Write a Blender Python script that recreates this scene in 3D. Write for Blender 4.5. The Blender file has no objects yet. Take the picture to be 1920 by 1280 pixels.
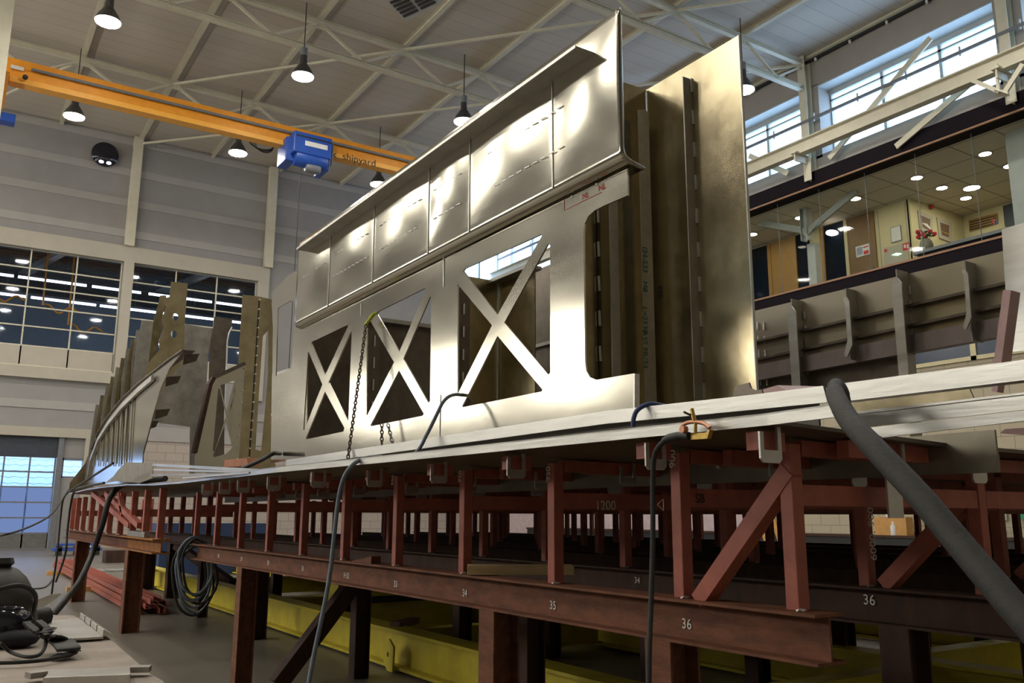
import bpy, bmesh, math, random
from mathutils import Vector, Matrix
from mathutils.geometry import tessellate_polygon
random.seed(7)
S = bpy.context.scene
COL = S.collection
PI = math.pi
# ------------------------------------------------------------ camera, world, exposure
FPX, YAW, PITCH, ROLL, CAMH = 1644.6, 0.57483, 0.19696, 0.0040115, 1.1
Fv = Vector((math.sin(YAW)*math.cos(PITCH), math.cos(YAW)*math.cos(PITCH), math.sin(PITCH)))
R0 = Vector((math.cos(YAW), -math.sin(YAW), 0)); U0 = R0.cross(Fv)
Rv = R0*math.cos(ROLL)+U0*math.sin(ROLL); Uv = -R0*math.sin(ROLL)+U0*math.cos(ROLL)
cd = bpy.data.cameras.new('camera'); cam = bpy.data.objects.new('camera', cd); COL.objects.link(cam)
m = Matrix.Identity(4)
for i in range(3):
    m[i][0] = Rv[i]; m[i][1] = Uv[i]; m[i][2] = -Fv[i]
m[0][3], m[1][3], m[2][3] = 0, 0, 1.6
cam.matrix_world = m
cd.sensor_width = 36; cd.lens = FPX*36/1920; cd.clip_start = .05; cd.clip_end = 300
S.camera = cam
W = bpy.data.worlds.new('world'); S.world = W; W.use_nodes = True
wb = W.node_tree.nodes['Background']; wb.inputs[0].default_value = (.62, .78, 1, 1); wb.inputs[1].default_value = 5.0
S.view_settings.view_transform = 'Standard'; S.view_settings.look = 'None'
S.view_settings.exposure = 0.12; S.view_settings.gamma = 1; S.view_settings.use_curve_mapping = False
LAMP_E = 135.0      # radiance of the high bay lamps
SKY_E = 6.0        # radiance of the daylight in the clerestory glazing

def ray(x, y): return Rv*(x-960)-Uv*(y-640)+Fv*FPX
C0 = Vector((0, 0, CAMH))
# Two working frames: the hall is laid out in units of 1.4545 m from the floor (its roof bays are 8.65 m),
# the hull and its cradles in metres from a datum 0.5 m above the floor.
HALL, HULL = (1.6/1.1, 0.0), (1.0, 0.5)
UN, DZ = HALL
def use(f):
    global UN, DZ
    UN, DZ = f
def wp(p): return Vector(p)*UN+Vector((0, 0, DZ))
def ax(x, y, X): d = ray(x, y); return C0+d*(X/d[0])       # point on the real plane X = const
def ay(x, y, Y): d = ray(x, y); return C0+d*(Y/d[1])
def az(x, y, Z): d = ray(x, y); return C0+d*((Z-CAMH)/d[2])

# ------------------------------------------------------------ materials
def mat(name, col, rough=.6, metal=0.0, var=.12, scale=6.0, bump=0.0, bscale=40.0, col2=None, emis=None, es=0.0, stretch=None, rvar=0.0, spec=None):
    M = bpy.data.materials.new(name); M.use_nodes = True; N = M.node_tree.nodes; L = M.node_tree.links
    b = N['Principled BSDF']; b.inputs['Roughness'].default_value = rough; b.inputs['Metallic'].default_value = metal
    if spec is not None: b.inputs['Specular IOR Level'].default_value = spec
    tc = N.new('ShaderNodeTexCoord'); src = tc.outputs['Object']
    if stretch:
        mp = N.new('ShaderNodeMapping'); mp.inputs['Scale'].default_value = stretch; L.new(src, mp.inputs[0]); src = mp.outputs[0]
    n = N.new('ShaderNodeTexNoise'); n.inputs['Scale'].default_value = scale; n.inputs['Detail'].default_value = 6; n.inputs['Roughness'].default_value = .65
    L.new(src, n.inputs['Vector'])
    r = N.new('ShaderNodeValToRGB'); L.new(n.outputs[0], r.inputs[0])
    c2 = col2 or tuple(c*(1-var*2.2) for c in col)
    r.color_ramp.elements[0].position = .35; r.color_ramp.elements[1].position = .65
    r.color_ramp.elements[0].color = (*c2, 1); r.color_ramp.elements[1].color = (*col, 1)
    L.new(r.outputs[0], b.inputs['Base Color'])
    if rvar:
        mr = N.new('ShaderNodeMapRange'); mr.inputs[1].default_value = .3; mr.inputs[2].default_value = .7
        mr.inputs[3].default_value = rough-rvar; mr.inputs[4].default_value = rough+rvar
        L.new(n.outputs[0], mr.inputs[0]); L.new(mr.outputs[0], b.inputs['Roughness'])
    if bump:
        n2 = N.new('ShaderNodeTexNoise'); n2.inputs['Scale'].default_value = bscale; n2.inputs['Detail'].default_value = 4
        L.new(src, n2.inputs['Vector'])
        bp = N.new('ShaderNodeBump'); bp.inputs['Strength'].default_value = bump; bp.inputs['Distance'].default_value = .01
        L.new(n2.outputs[0], bp.inputs['Height']); L.new(bp.outputs[0], b.inputs['Normal'])
    if emis:
        b.inputs['Emission Color'].default_value = (*emis, 1); b.inputs['Emission Strength'].default_value = es
    return M
def emat(name, col, s):
    M = bpy.data.materials.new(name); M.use_nodes = True; N = M.node_tree.nodes; N.clear()
    e = N.new('ShaderNodeEmission'); o = N.new('ShaderNodeOutputMaterial'); e.inputs[0].default_value = (*col, 1); e.inputs[1].default_value = s
    M.node_tree.links.new(e.outputs[0], o.inputs[0]); return M
def glassmat(name, tint, gl=.12, rough=.03):
    M = bpy.data.materials.new(name); M.use_nodes = True; N = M.node_tree.nodes; L = M.node_tree.links; N.clear()
    t = N.new('ShaderNodeBsdfTransparent'); t.inputs[0].default_value = (*tint, 1); g = N.new('ShaderNodeBsdfGlossy'); g.inputs['Roughness'].default_value = rough
    x = N.new('ShaderNodeMixShader'); x.inputs[0].default_value = gl; o = N.new('ShaderNodeOutputMaterial')
    L.new(t.outputs[0], x.inputs[1]); L.new(g.outputs[0], x.inputs[2]); L.new(x.outputs[0], o.inputs[0]); return M
def brickmat(name, c1, c2, mortar, w, h, rot=None, rough=.7, ms=.01, off=.5, bump=.0):
    M = bpy.data.materials.new(name); M.use_nodes = True; N = M.node_tree.nodes; L = M.node_tree.links
    b = N['Principled BSDF']; b.inputs['Roughness'].default_value = rough
    tc = N.new('ShaderNodeTexCoord'); mp = N.new('ShaderNodeMapping'); L.new(tc.outputs['Object'], mp.inputs[0])
    if rot: mp.inputs['Rotation'].default_value = rot
    k = N.new('ShaderNodeTexBrick'); k.offset = off; k.inputs['Scale'].default_value = 1; k.inputs['Brick Width'].default_value = w; k.inputs['Row Height'].default_value = h
    k.inputs['Mortar Size'].default_value = ms; k.inputs['Color1'].default_value = (*c1, 1); k.inputs['Color2'].default_value = (*c2, 1); k.inputs['Mortar'].default_value = (*mortar, 1)
    k.inputs['Mortar Smooth'].default_value = .1
    L.new(mp.outputs[0], k.inputs['Vector']); L.new(k.outputs[0], b.inputs['Base Color'])
    return M

ALU = mat('brushed_aluminium', (.56, .53, .445), .155, .97, .03, 4, .003, 5, stretch=(1, .3, 1), rvar=.02)
ALU2 = mat('stained_aluminium', (.50, .43, .28), .20, .95, .12, 2.6, .012, 6, col2=(.33, .28, .175), rvar=.04)
ALU3 = mat('dull_grey_aluminium', (.45, .43, .39), .42, .85, .12, 5, .08, 30, rvar=.06)
ALUB = mat('extruded_aluminium', (.66, .65, .61), .36, .85, .10, 9, .06, 50, stretch=(1, .12, 1), rvar=.08)
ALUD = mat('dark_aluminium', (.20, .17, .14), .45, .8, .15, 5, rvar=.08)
WELD = mat('weld_bead', (.80, .80, .78), .35, .8, .1, 90, .5, 120)
GAPM = mat('dark_gap', (.03, .028, .025), .8, 0, .1)
PRIM = mat('red_primer', (.42, .118, .078), .5, .0, .10, 8, .05, 60, col2=(.31, .085, .058))
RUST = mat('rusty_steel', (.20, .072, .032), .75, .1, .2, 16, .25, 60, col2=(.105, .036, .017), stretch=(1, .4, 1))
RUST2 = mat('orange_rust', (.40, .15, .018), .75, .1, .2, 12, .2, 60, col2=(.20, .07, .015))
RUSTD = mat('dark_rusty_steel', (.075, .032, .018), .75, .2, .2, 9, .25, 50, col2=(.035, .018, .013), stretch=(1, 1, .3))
YEL = mat('yellow_paint', (.64, .53, .03), .5, 0, .15, 4, .05, 30, col2=(.50, .41, .03))
ORA = mat('crane_orange', (.86, .33, .018), .45, 0, .06, 3)
ORAL = mat('crane_light_orange', (.95, .45, .06), .45, 0, .04, 3)
BLU = mat('hoist_blue', (.02, .085, .42), .4, 0, .08, 4)
GPIPE = mat('grey_pipe', (.19, .20, .22), .5, .1, .08, 4)
CREAM = mat('cream_painted_steel', (.62, .585, .46), .55, 0, .05, 2)
CREAMB = mat('bluish_painted_steel', (.42, .44, .43), .5, 0, .05, 2)
PLATFORM = mat('dark_brown_cladding', (.010, .006, .009), .7, 0, .1, 3, spec=.1)
BROWN = mat('brown_trim', (.32, .17, .09), .5, 0, .08, 3)
RUB = mat('black_rubber', (.022, .022, .021), .55, 0, .15, 20, .1, 60)
HOSE = mat('charcoal_hose', (.030, .029, .026), .75, 0, .15, 14, .2, 60)
HOSEB = mat('grey_blue_hose', (.17, .21, .27), .5, 0, .1, 14)
BLUEH = mat('blue_hose', (.05, .08, .22), .5, 0, .1, 14)
CHAINM = mat('dark_chain_steel', (.10, .08, .06), .45, .8, .2, 30)
LIME = mat('lime_sling', (.55, .62, .03), .6, 0, .1, 20)
BRASS = mat('brass', (.62, .42, .12), .35, .9, .15, 30)
COPPER = mat('copper_clamp', (.62, .30, .18), .4, .8, .15, 30)
WOOD = mat('sawn_timber', (.55, .40, .20), .7, 0, .12, 5, .1, 40, stretch=(1, .1, 6))
PLY = mat('orange_plywood', (.62, .33, .10), .6, 0, .1, 4)
CHALK = mat('white_chalk', (.80, .78, .74), .9, 0, .1, 90)
REDINK = mat('red_marker_ink', (.50, .03, .03), .7, 0, .05)
GREENINK = mat('green_marker_ink', (.04, .14, .11), .7, 0, .05)
BLACK = mat('black_ink', (.02, .02, .02), .6, 0, .05)
WHITE = mat('white_paper', (.72, .72, .70), .7, 0, .03)
RED = mat('signal_red', (.62, .03, .03), .5, 0, .05)
GREEN = mat('green_board', (.02, .30, .12), .5, 0, .05)
BLUE = mat('blue_plastic', (.04, .10, .42), .5, 0, .05)
CLOTH = mat('dusty_beige_sheet', (.40, .34, .29), .8, 0, .12, 5, .25, 12)
CONC = mat('concrete_floor', (.185, .165, .130), .40, 0, .12, .8, .015, 10, col2=(.145, .130, .103), rvar=.05)
CEILM = brickmat('roof_deck', (.52, .475, .41), (.50, .455, .40), (.36, .32, .28), 2.65*1.4545, .5*1.4545, rough=.8, ms=.016, off=0)
WALLP = mat('grey_wall_panel', (.30, .29, .285), .65, 0, .04, 1.2)
WALLR = mat('light_wall_rib', (.375, .36, .345), .6, 0, .03, 1.2)
WALLC = mat('cream_wall_paint', (.46, .425, .35), .65, 0, .03, 1.2)
WALLO = mat('office_yellow_wall', (.60, .54, .33), .7, 0, .03, 2)
TILEW = brickmat('pale_block_wall', (.44, .38, .33), (.42, .365, .32), (.24, .21, .18), .9, .436, rot=(PI/2, 0, 0), ms=.012)
TILER = brickmat('cream_block_wall', (.46, .40, .29), (.44, .385, .28), (.25, .22, .16), .9, .436, rot=(PI/2, PI/2, 0), ms=.012)
CTILE = brickmat('office_ceiling_tile', (.60, .54, .42), (.58, .52, .41), (.22, .19, .14), 1.745, 1.745, ms=.03, off=0)
SKYG = emat('daylit_glazing', (.42, .66, 1.0), SKY_E)
SKYW = emat('daylit_side_glazing', (1.0, .95, .84), 13.0)
SKYD = emat('daylit_door_glass', (.30, .44, .88), .50)
LAMPM = emat('lamp_lens', (1.0, .95, .86), LAMP_E)
TUBEM = emat('fluorescent_tube', (.92, .95, 1.0), 6.0)
DOWN = emat('downlight_lens', (1.0, .9, .70), 42.0)
GLASS = glassmat('window_glass', (.85, .90, .97), .015)
GLASSD = glassmat('dark_office_glass', (.35, .42, .5), .008)
GLASSR = glassmat('railing_glass', (.95, .97, .95), .006)
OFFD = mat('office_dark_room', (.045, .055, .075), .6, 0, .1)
DOORB = mat('brown_door', (.22, .13, .055), .5, 0, .05, 3)
DOORO = mat('orange_door', (.36, .20, .055), .5, 0, .05, 3)
PINKS = mat('pink_plastic_sheet', (.62, .50, .52), .5, 0, .08, 3, .4, 6)
PURPLE = mat('pink_primed_aluminium', (.50, .33, .32), .5, .2, .08, 6)
BLUEROOM = mat('pale_blue_cladding', (.40, .50, .60), .6, 0, .05)
METALD = mat('dark_corrugated_deck', (.13, .14, .14), .6, .2, .1, 2)
ROOFT = mat('outdoor_roof_tiles', (.70, .74, .85), .5, 0, .1, 3)
FABB = mat('black_fabric', (.012, .013, .018), .8, 0, .2, 20, .3, 40)
GLOSSB = mat('black_glossy_shell', (.02, .02, .03), .12, .2, .1)
ROSE = mat('rose_petals', (.55, .02, .04), .6, 0, .1)
LEAFM = mat('green_leaves', (.05, .12, .03), .6, 0, .2)
STONEV = mat('stoneware', (.20, .19, .15), .5, 0, .2, 12)

# ------------------------------------------------------------ mesh helpers
def V(*a): return Vector(a)
class MB:
    def __init__(s): s.b = bmesh.new(); s.smooth = False
    def hexa(s, p):
        v = [s.b.verts.new(q) for q in p]
        for f in ((0, 3, 2, 1), (4, 5, 6, 7), (0, 1, 5, 4), (1, 2, 6, 5), (2, 3, 7, 6), (3, 0, 4, 7)): s.b.faces.new([v[i] for i in f])
        return s
    def box(s, a, c):
        x0, x1 = sorted((a[0], c[0])); y0, y1 = sorted((a[1], c[1])); z0, z1 = sorted((a[2], c[2]))
        return s.hexa([(x0, y0, z0), (x1, y0, z0), (x1, y1, z0), (x0, y1, z0), (x0, y0, z1), (x1, y0, z1), (x1, y1, z1), (x0, y1, z1)])
    def frame(s, p, q, up=(0, 0, 1)):
        p = Vector(p); q = Vector(q); d = (q-p).normalized(); up = Vector(up)
        if abs(d.dot(up)) > .98: up = Vector((0, 1, 0)) if abs(d[1]) < .9 else Vector((1, 0, 0))
        sd = d.cross(up).normalized(); u = sd.cross(d).normalized(); return p, q, sd, u
    def bar(s, p, q, w, h, up=(0, 0, 1)):
        p, q, sd, u = s.frame(p, q, up); w /= 2; h /= 2
        c = [(-w, -h), (w, -h), (w, h), (-w, h)]
        return s.hexa([p+sd*a+u*b for a, b in c]+[q+sd*a+u*b for a, b in c])
    def prof(s, p, q, pts, up=(0, 0, 1)):
        p, q, sd, u = s.frame(p, q, up)
        A = [s.b.verts.new(p+sd*a+u*b) for a, b in pts]; B = [s.b.verts.new(q+sd*a+u*b) for a, b in pts]; n = len(pts)
        for i in range(n): s.b.faces.new((A[i], A[(i+1) % n], B[(i+1) % n], B[i]))
        for T, P_ in ((A, p), (B, q)):
            for t in tessellate_polygon([[Vector((a, b, 0)) for a, b in pts]]):
                try: s.b.faces.new([T[i] for i in t])
                except ValueError: pass
        return s
    def ibeam(s, p, q, h, w, tf=.012, tw=.009, up=(0, 0, 1)):
        a, c = w/2, h/2; t = tw/2
        return s.prof(p, q, [(-a, -c), (a, -c), (a, -c+tf), (t, -c+tf), (t, c-tf), (a, c-tf), (a, c), (-a, c), (-a, c-tf), (-t, c-tf), (-t, -c+tf), (-a, -c+tf)], up)
    def angle(s, p, q, w, h, t=.006, up=(0, 0, 1)):
        return s.prof(p, q, [(0, 0), (w, 0), (w, t), (t, t), (t, h), (0, h)], up)
    def tube(s, pts, r, n=10, closed=False):
        s.smooth = True
        pts = [Vector(p) for p in pts]; k = len(pts); rings = []; prev = None
        for i, p in enumerate(pts):
            if closed: d = pts[(i+1) % k]-pts[i-1]
            else: d = pts[min(i+1, k-1)]-pts[max(i-1, 0)]
            d.normalize()
            if prev is None:
                a = Vector((0, 0, 1)) if abs(d[2]) < .9 else Vector((1, 0, 0)); sd = d.cross(a).normalized()
            else: sd = (prev-d*prev.dot(d)).normalized()
            prev = sd; u = sd.cross(d)
            rr = r[i] if isinstance(r, (list, tuple)) else r
            rings.append([s.b.verts.new(p+(sd*math.cos(t*2*PI/n)+u*math.sin(t*2*PI/n))*rr) for t in range(n)])
        for i in range(k if closed else k-1):
            A, B = rings[i], rings[(i+1) % k]
            for t in range(n): s.b.faces.new((A[t], A[(t+1) % n], B[(t+1) % n], B[t]))
        if not closed:
            s.b.faces.new(rings[0][::-1]); s.b.faces.new(rings[-1])
        return s
    def plate(s, loops, t):
        """loops of coplanar 3D points (outer first, then holes), extruded by vector t"""
        t = Vector(t); loops = [[Vector(p) for p in l] for l in loops]
        tris = tessellate_polygon(loops); flat = [p for l in loops for p in l]
        A = [s.b.verts.new(p) for p in flat]; B = [s.b.verts.new(p+t) for p in flat]
        for a, b_, c in tris:
            for T in (A, B):
                try: s.b.faces.new((T[a], T[b_], T[c]))
                except ValueError: pass
        o = 0
        for l in loops:
            n = len(l)
            for i in range(n):
                j = (i+1) % n
                try: s.b.faces.new((A[o+i], A[o+j], B[o+j], B[o+i]))
                except ValueError: pass
            o += n
        return s
    def lathe(s, prof, c, axis=(0, 0, 1), n=20):
        s.smooth = True; c = Vector(c); a = Vector(axis).normalized(); e = Vector((1, 0, 0)) if abs(a[0]) < .9 else Vector((0, 1, 0))
        u = a.cross(e).normalized(); v = a.cross(u); rings = []
        for r, h in prof: rings.append([s.b.verts.new(c+a*h+(u*math.cos(2*PI*i/n)+v*math.sin(2*PI*i/n))*max(r, 1e-4)) for i in range(n)])
        for A, B in zip(rings, rings[1:]):
            for i in range(n): s.b.faces.new((A[i], A[(i+1) % n], B[(i+1) % n], B[i]))
        s.b.faces.new(rings[0][::-1]); s.b.faces.new(rings[-1]); return s
    def ball(s, c, r, sc=(1, 1, 1), n=2):
        s.smooth = True
        mtx = Matrix.Translation(Vector(c)) @ Matrix.Diagonal((sc[0], sc[1], sc[2], 1))
        bmesh.ops.create_icosphere(s.b, subdivisions=n, radius=r, matrix=mtx); return s
    def build(s, name, m, parent=None, label=None, cat=None, group=None, kind=None, bevel=0, keep_origin=False):
        bmesh.ops.recalc_face_normals(s.b, faces=s.b.faces)
        me = bpy.data.meshes.new(name)
        for v in s.b.verts: v.co = wp(v.co)
        if keep_origin: org = Vector((0, 0, 0))
        else:
            xs = [v.co for v in s.b.verts]
            org = Vector(((min(v[0] for v in xs)+max(v[0] for v in xs))/2, (min(v[1] for v in xs)+max(v[1] for v in xs))/2, min(v[2] for v in xs)))
        for v in s.b.verts: v.co -= org
        s.b.to_mesh(me); s.b.free(); me.materials.append(m)
        if s.smooth:
            me.polygons.foreach_set('use_smooth', [True]*len(me.polygons))
            me.set_sharp_from_angle(angle=math.radians(40))
        o = bpy.data.objects.new(name, me); COL.objects.link(o)
        if parent is not None: o.parent = parent; org = org-wloc(parent)
        o.location = org
        if bevel:
            md = o.modifiers.new('bevel', 'BEVEL'); md.width = bevel; md.segments = 2; md.limit_method = 'ANGLE'
        tag(o, label, cat, group, kind); return o
def wloc(o):
    l = Vector(o.location)
    while o.parent: o = o.parent; l += o.location
    return l
def tag(o, label=None, cat=None, group=None, kind=None):
    if label: o['label'] = label
    if cat: o['category'] = cat
    if group: o['group'] = group
    if kind: o['kind'] = kind
    return o
def empty(name, loc, label, cat, group=None):
    o = bpy.data.objects.new(name, None); COL.objects.link(o); o.location = wp(loc); o.empty_display_size = .1
    return tag(o, label, cat, group)
def copy_tree(o, loc, parent=None):
    c = o.copy(); COL.objects.link(c)
    if parent: c.parent = parent
    if loc is not None: c.location = loc
    for ch in list(o.children): copy_tree(ch, None, c)
    return c
def box(a, b): return MB().box(a, b)
def pxX(pts, X): return [ax(x, y, X) for x, y in pts]
def pxY(pts, Y): return [ay(x, y, Y) for x, y in pts]
def text(body, name, m, loc, right, up, h, parent, off=.002, label=None):
    cu = bpy.data.curves.new(name, 'FONT'); cu.body = body; cu.size = h*1.35*UN; cu.align_x = 'CENTER'; cu.align_y = 'CENTER'; cu.extrude = .0004
    cu.materials.append(m); o = bpy.data.objects.new(name, cu); COL.objects.link(o)
    r = Vector(right).normalized(); u = Vector(up).normalized(); n = r.cross(u)
    l = wp(Vector(loc)+n*off); M = Matrix.Identity(4)
    for i in range(3): M[i][0] = r[i]; M[i][1] = u[i]; M[i][2] = n[i]
    if parent: o.parent = parent; l = l-wloc(parent)
    for i in range(3): M[i][3] = l[i]
    o.matrix_local = M
    bpy.context.view_layer.update()
    me = bpy.data.meshes.new_from_object(o); mo = bpy.data.objects.new(name, me); COL.objects.link(mo)
    if parent: mo.parent = parent
    mo.matrix_local = M; bpy.data.objects.remove(o); o = mo
    if label: o['label'] = label
    return o
def st(mb, name, m, **k): return mb.build(name, m, kind='structure', **k)

# ============================================================ SETTING
YW, XR, XL, YB, ZR = 33.4, 21.0, -10.0, -6.0, 14.95
st(box((XL-.3, YB-.3, -.2), (XR+6.6, YW+.3, 0)), 'floor', CONC)
st(box((XL-.3, YB-.3, ZR), (XR+.8, YW+.3, ZR+.2)), 'ceiling', CEILM, keep_origin=True)
# far wall with its openings
w = MB()
w.box((XL, YW, 10.1), (17.9, YW+.3, ZR)); w.box((17.9, YW, 10.1), (XR, YW+.3, 11.7)); w.box((17.9, YW, 13.9), (XR, YW+.3, ZR)); w.box((XL, YW, 0), (-4.8, YW+.3, 10.1)); w.box((-4.8, YW, 3.67), (4.9, YW+.3, 6.0))
w.box((-4.8, YW, 6), (-1.0, YW+.3, 10.1)); w.box((9.72, YW, 3.67), (XR, YW+.3, 10.1)); w.box((4.9, YW, 3.67), (9.72, YW+.3, 6.0)); w.box((4.84, YW, 6.0), (5.18, YW+.3, 10.1))
wf = st(w, 'wall_far', WALLP)
r_ = MB()
for z in (14.72, 13.52, 12.35, 11.18): r_.box((XL, YW-.03, z-.14), (17.8, YW, z+.14))
r_.box((XL, YW-.03, 4.62), (XR, YW, 4.9))
r_.build('wall_rib', WALLR, wf)
c_ = MB(); c_.box((-1.3, YW-.14, 10.1), (10.15, YW, 10.68)); c_.box((4.84, YW-.14, 6.0), (5.18, YW, 10.1)); c_.box((9.72, YW-.14, 5.4), (10.15, YW, 10.1))
c_.box((-1.3, YW-.18, 5.62), (4.95, YW, 6.0)); c_.build('window_surround', WALLC, wf)
c_ = MB(); c_.box((-4.8, YW-.16, 3.67), (4.15, YW, 3.98)); c_.box((4.15, YW-.16, 0), (4.45, YW, 3.98)); c_.build('door_surround', WALLC, wf)
st(box((4.15, YW-.05, 0), (XR, YW+.3, 3.69)), 'wall_far_base', TILEW, keep_origin=True)
st(box((4.45, YW-.09, 3.69), (XR, YW-.03, 4.2)), 'trim_1', WALLR)
st(box((XL-.3, YB, 0), (XL, YW, ZR)), 'wall_left_unseen', WALLP) if False else None
# left wall of the neighbouring bay: two bands of glazing facing the hull
w = MB()
BAYC = [6.8, 12.7, 18.6, 24.5, 30.4]; HB = 1.5
w.box((XL-.3, YB, 13.1), (XL, YW, ZR)); w.box((XL-.3, YB, 6.3), (XL, YW, 11.3)); w.box((XL-.3, YB, 0), (XL, YW, 4.3))
ends = [YB]+[v for c in BAYC for v in (c-HB, c+HB)]+[YW]
for a, c in zip(ends[::2], ends[1::2]): w.box((XL-.3, a, 4.3), (XL, c, 6.3)); w.box((XL-.3, a, 11.3), (XL, c, 13.1))
st(w, 'wall_left', mat('unseen_dark_wall', (.085, .08, .075), .7, 0, .05, 1))  # unseen wall, colour kept dark to dim its reflection in the hull panel
st(box((XL-.3, YB-.3, 0), (XR+.5, YB, ZR)), 'wall_near', WALLC)
k = 3
for y in BAYC:
    for z0, z1 in ((11.3, 13.1), (4.3, 6.3)):
        fr = MB()
        for j in range(3): fr.box((XL-.14, y+HB*(j-1)-.04, z0), (XL-.05, y+HB*(j-1)+.04, z1))
        f = st(fr, f'window_{k}', CREAMB); k += 1
        box((XL-.12, y-HB, z0), (XL-.10, y+HB, z1)).build('pane', SKYW, f)
# glazed bands in the far wall (sectional doors on the upper floor) and the hall behind
def sectional(nm, x0, x1, cols, z0, z1, rows, fm, gm, solid=0, y=YW+.12, fw=.045, sm=None):
    f = MB(); dx = (x1-x0)/cols; dz = (z1-z0)/rows
    for i in range(cols+1): f.box((x0+dx*i-fw/2, y-.03, z0), (x0+dx*i+fw/2, y+.03, z1))
    for j in range(rows+1): f.box((x0, y-.035, z0+dz*j-fw/2), (x1, y+.035, z0+dz*j+fw/2))
    o = st(f, nm, fm)
    if solid:
        box((x0, y-.03, z0), (x1, y+.03, z0+dz*solid)).build('bottom_panel', sm or WALLC, o)
    box((x0, y-.006, z0+dz*solid), (x1, y+.006, z1)).build('pane', gm, o)
    return o
sectional('window_1', -1.0, 4.80, 4, 6.06, 10.1, 6, CREAM, GLASS, solid=1)
sectional('window_2', 5.20, 9.70, 3, 6.06, 10.1, 6, CREAM, GLASS, solid=1)
st(box((-4, YW+.3, 5.8), (12, 44, 5.95)), 'floor_back_hall', CONC)
st(box((-4, YW+.3, 10.9), (12, 44, 11.0)), 'ceiling_back_hall', METALD)
rb = MB()
for i in range(24): rb.box((-4, YW+.5+i*.42, 10.82), (12, YW+.66+i*.42, 10.9))
st(rb, 'trim_2', METALD)
st(box((-4, 43.9, 5.9), (12, 44.1, 11)), 'wall_back_hall', BLUEROOM)
for x in (-4.1, 12): st(box((x, YW+.3, 5.9), (x+.1, 44, 11)), 'wall_back_hall_side', BLUEROOM)
for i, (z, y) in enumerate(((9.93, 37), (9.2, 37.0))):
    segs = [(-2.5, .5), (.75, 2.1), (2.25, 4.5), (4.65, 7.2), (7.35, 9.1), (9.3, 11.2)] if i else [(-2.5, -.5), (-.3, 1.6), (1.75, 4.1), (4.3, 6.1), (6.4, 8.9), (9.05, 11.3)]
    for j, (x0, x1) in enumerate(segs):
        e = empty('tube_light', (x0, y, z), f'{"upper" if not i else "lower"} row fluorescent tube light behind the upper far windows', 'light', 'tube lights in the hall behind the windows')
        MB().tube([(x0, y, z-.03), (x1, y, z-.03)], .045, 8).build('tube', TUBEM, e); MB().box(((x0+x1)/2-.01, y-.01, z+.1), ((x0+x1)/2+.01, y+.01, 10.88)).build('suspension_rod', GPIPE, e)
        box((x0, y-.06, z+.02), (x1, y+.06, z+.1)).build('housing', GPIPE, e)
for x, px_ in ((3.3, 0), (8.6, 1)):
    MB().bar((x, 34.4, 10.75), (x-1.3, 40, 10.7), .25, .25).build('steel_beam', CREAMB, label=f'pale blue steel beam on the ceiling behind the {"left" if px_==0 else "right"} far upper window', cat='beam', group='beams in the hall behind')
for x, z in ((-.2, 6.0), (2.4, 6.0), (4.0, 6.0)):
    e = empty('work_platform', (x, 36.5, z), {-.2: 'blue platform with rounded rail at the edge of far left window', 2.4: 'blue platform with rounded rail behind middle of far left window', 4.0: 'blue platform with rounded rail and orange reflection arc behind far left window'}[x], 'platform')
    box((x-.6, 36.2, z), (x+.6, 37.4, z+.55)).build('deck', BLUE, e)
    p = [(x-.65, 36.2, z+.5), (x-.62, 36.2, z+.85), (x-.5, 36.2, z+.95), (x+.5, 36.2, z+.95), (x+.62, 36.2, z+.85), (x+.65, 36.2, z+.5)]
    MB().tube(p, .035, 8).build('rail', GPIPE, e)
for x, z in ((1.4, 8.9), (3.2, 8.7), (4.1, 8.05)):  # curved tubes added in place of orange reflections in the glazing
    e = MB()
    e.tube([(x-.62, 36, 10.88)]+[(x-.6+.12*i, 36, z+.12*math.sin(i*1.05)-.12*math.sin(i*.32)) for i in range(11)], .035, 8)
    e.build('orange_reflection', ORA, label={1.4: 'highest orange arc standing for a reflection, far left window', 3.2: 'orange arc standing for a reflection under the tube lights, far left window', 4.1: 'orange arc standing for a reflection, right end of far left window', 6.2: 'orange arc standing for a reflection, left part of far right window', 8.3: 'orange arc standing for a reflection, right part of far right window', 1.1: 'low orange arc standing for a reflection, far left window'}[x], cat='hose')
e = empty('storage_bin', (1.2, 36, 6.2), 'teal and grey bin beside orange reflection arc behind far left window', 'bin')
box((.95, 35.8, 6.2), (1.5, 36.3, 7.0)).build('body', GPIPE, e); box((.9, 35.75, 7.0), (1.55, 36.35, 7.16)).build('lid', mat('teal', (.02, .12, .16)), e)
# overhead glazed door at the left and the side light beside it
d1 = sectional('door_1', -4.2, 3.30, 10, 0, 3.0, 6, GPIPE, glassmat('door_glass', (.70, .82, 1.0), .05), solid=1, y=YW+.05, fw=.05, sm=mat('door_bottom_grey', (.16, .155, .15)))
fr = box((-4.2, YW+.02, .5), (3.3, YW+.03, 2.0)).build('frosted_pane', SKYD, d1)
st(box((-4.8, YW, 3.0), (3.35, YW+.1, 3.67)), 'wall_door_head', OFFD)
st(box((-4.8, YW, 0), (-4.2, YW+.25, 3.0)), 'trim_13', GPIPE)
st(box((3.34, YW-.1, 0), (3.5, YW+.25, 3.67)), 'trim_3', GPIPE)
f = st(MB().box((3.5, YW, 0), (4.15, YW+.2, 2.33)).box((3.5, YW, 3.0), (4.15, YW+.2, 3.67)), 'wall_door_side', WALLP)
f = st(MB().box((3.5, YW, 2.33), (3.56, YW+.1, 3.0)).box((3.5, YW, 2.92), (4.15, YW+.1, 3.0)).box((3.5, YW, 2.33), (4.15, YW+.1, 2.38)), 'window_20', GPIPE)
box((3.56, YW+.04, 2.38), (4.15, YW+.05, 2.92)).build('pane', glassmat('side_glass', (.75, .85, 1.0), .05), f)
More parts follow.
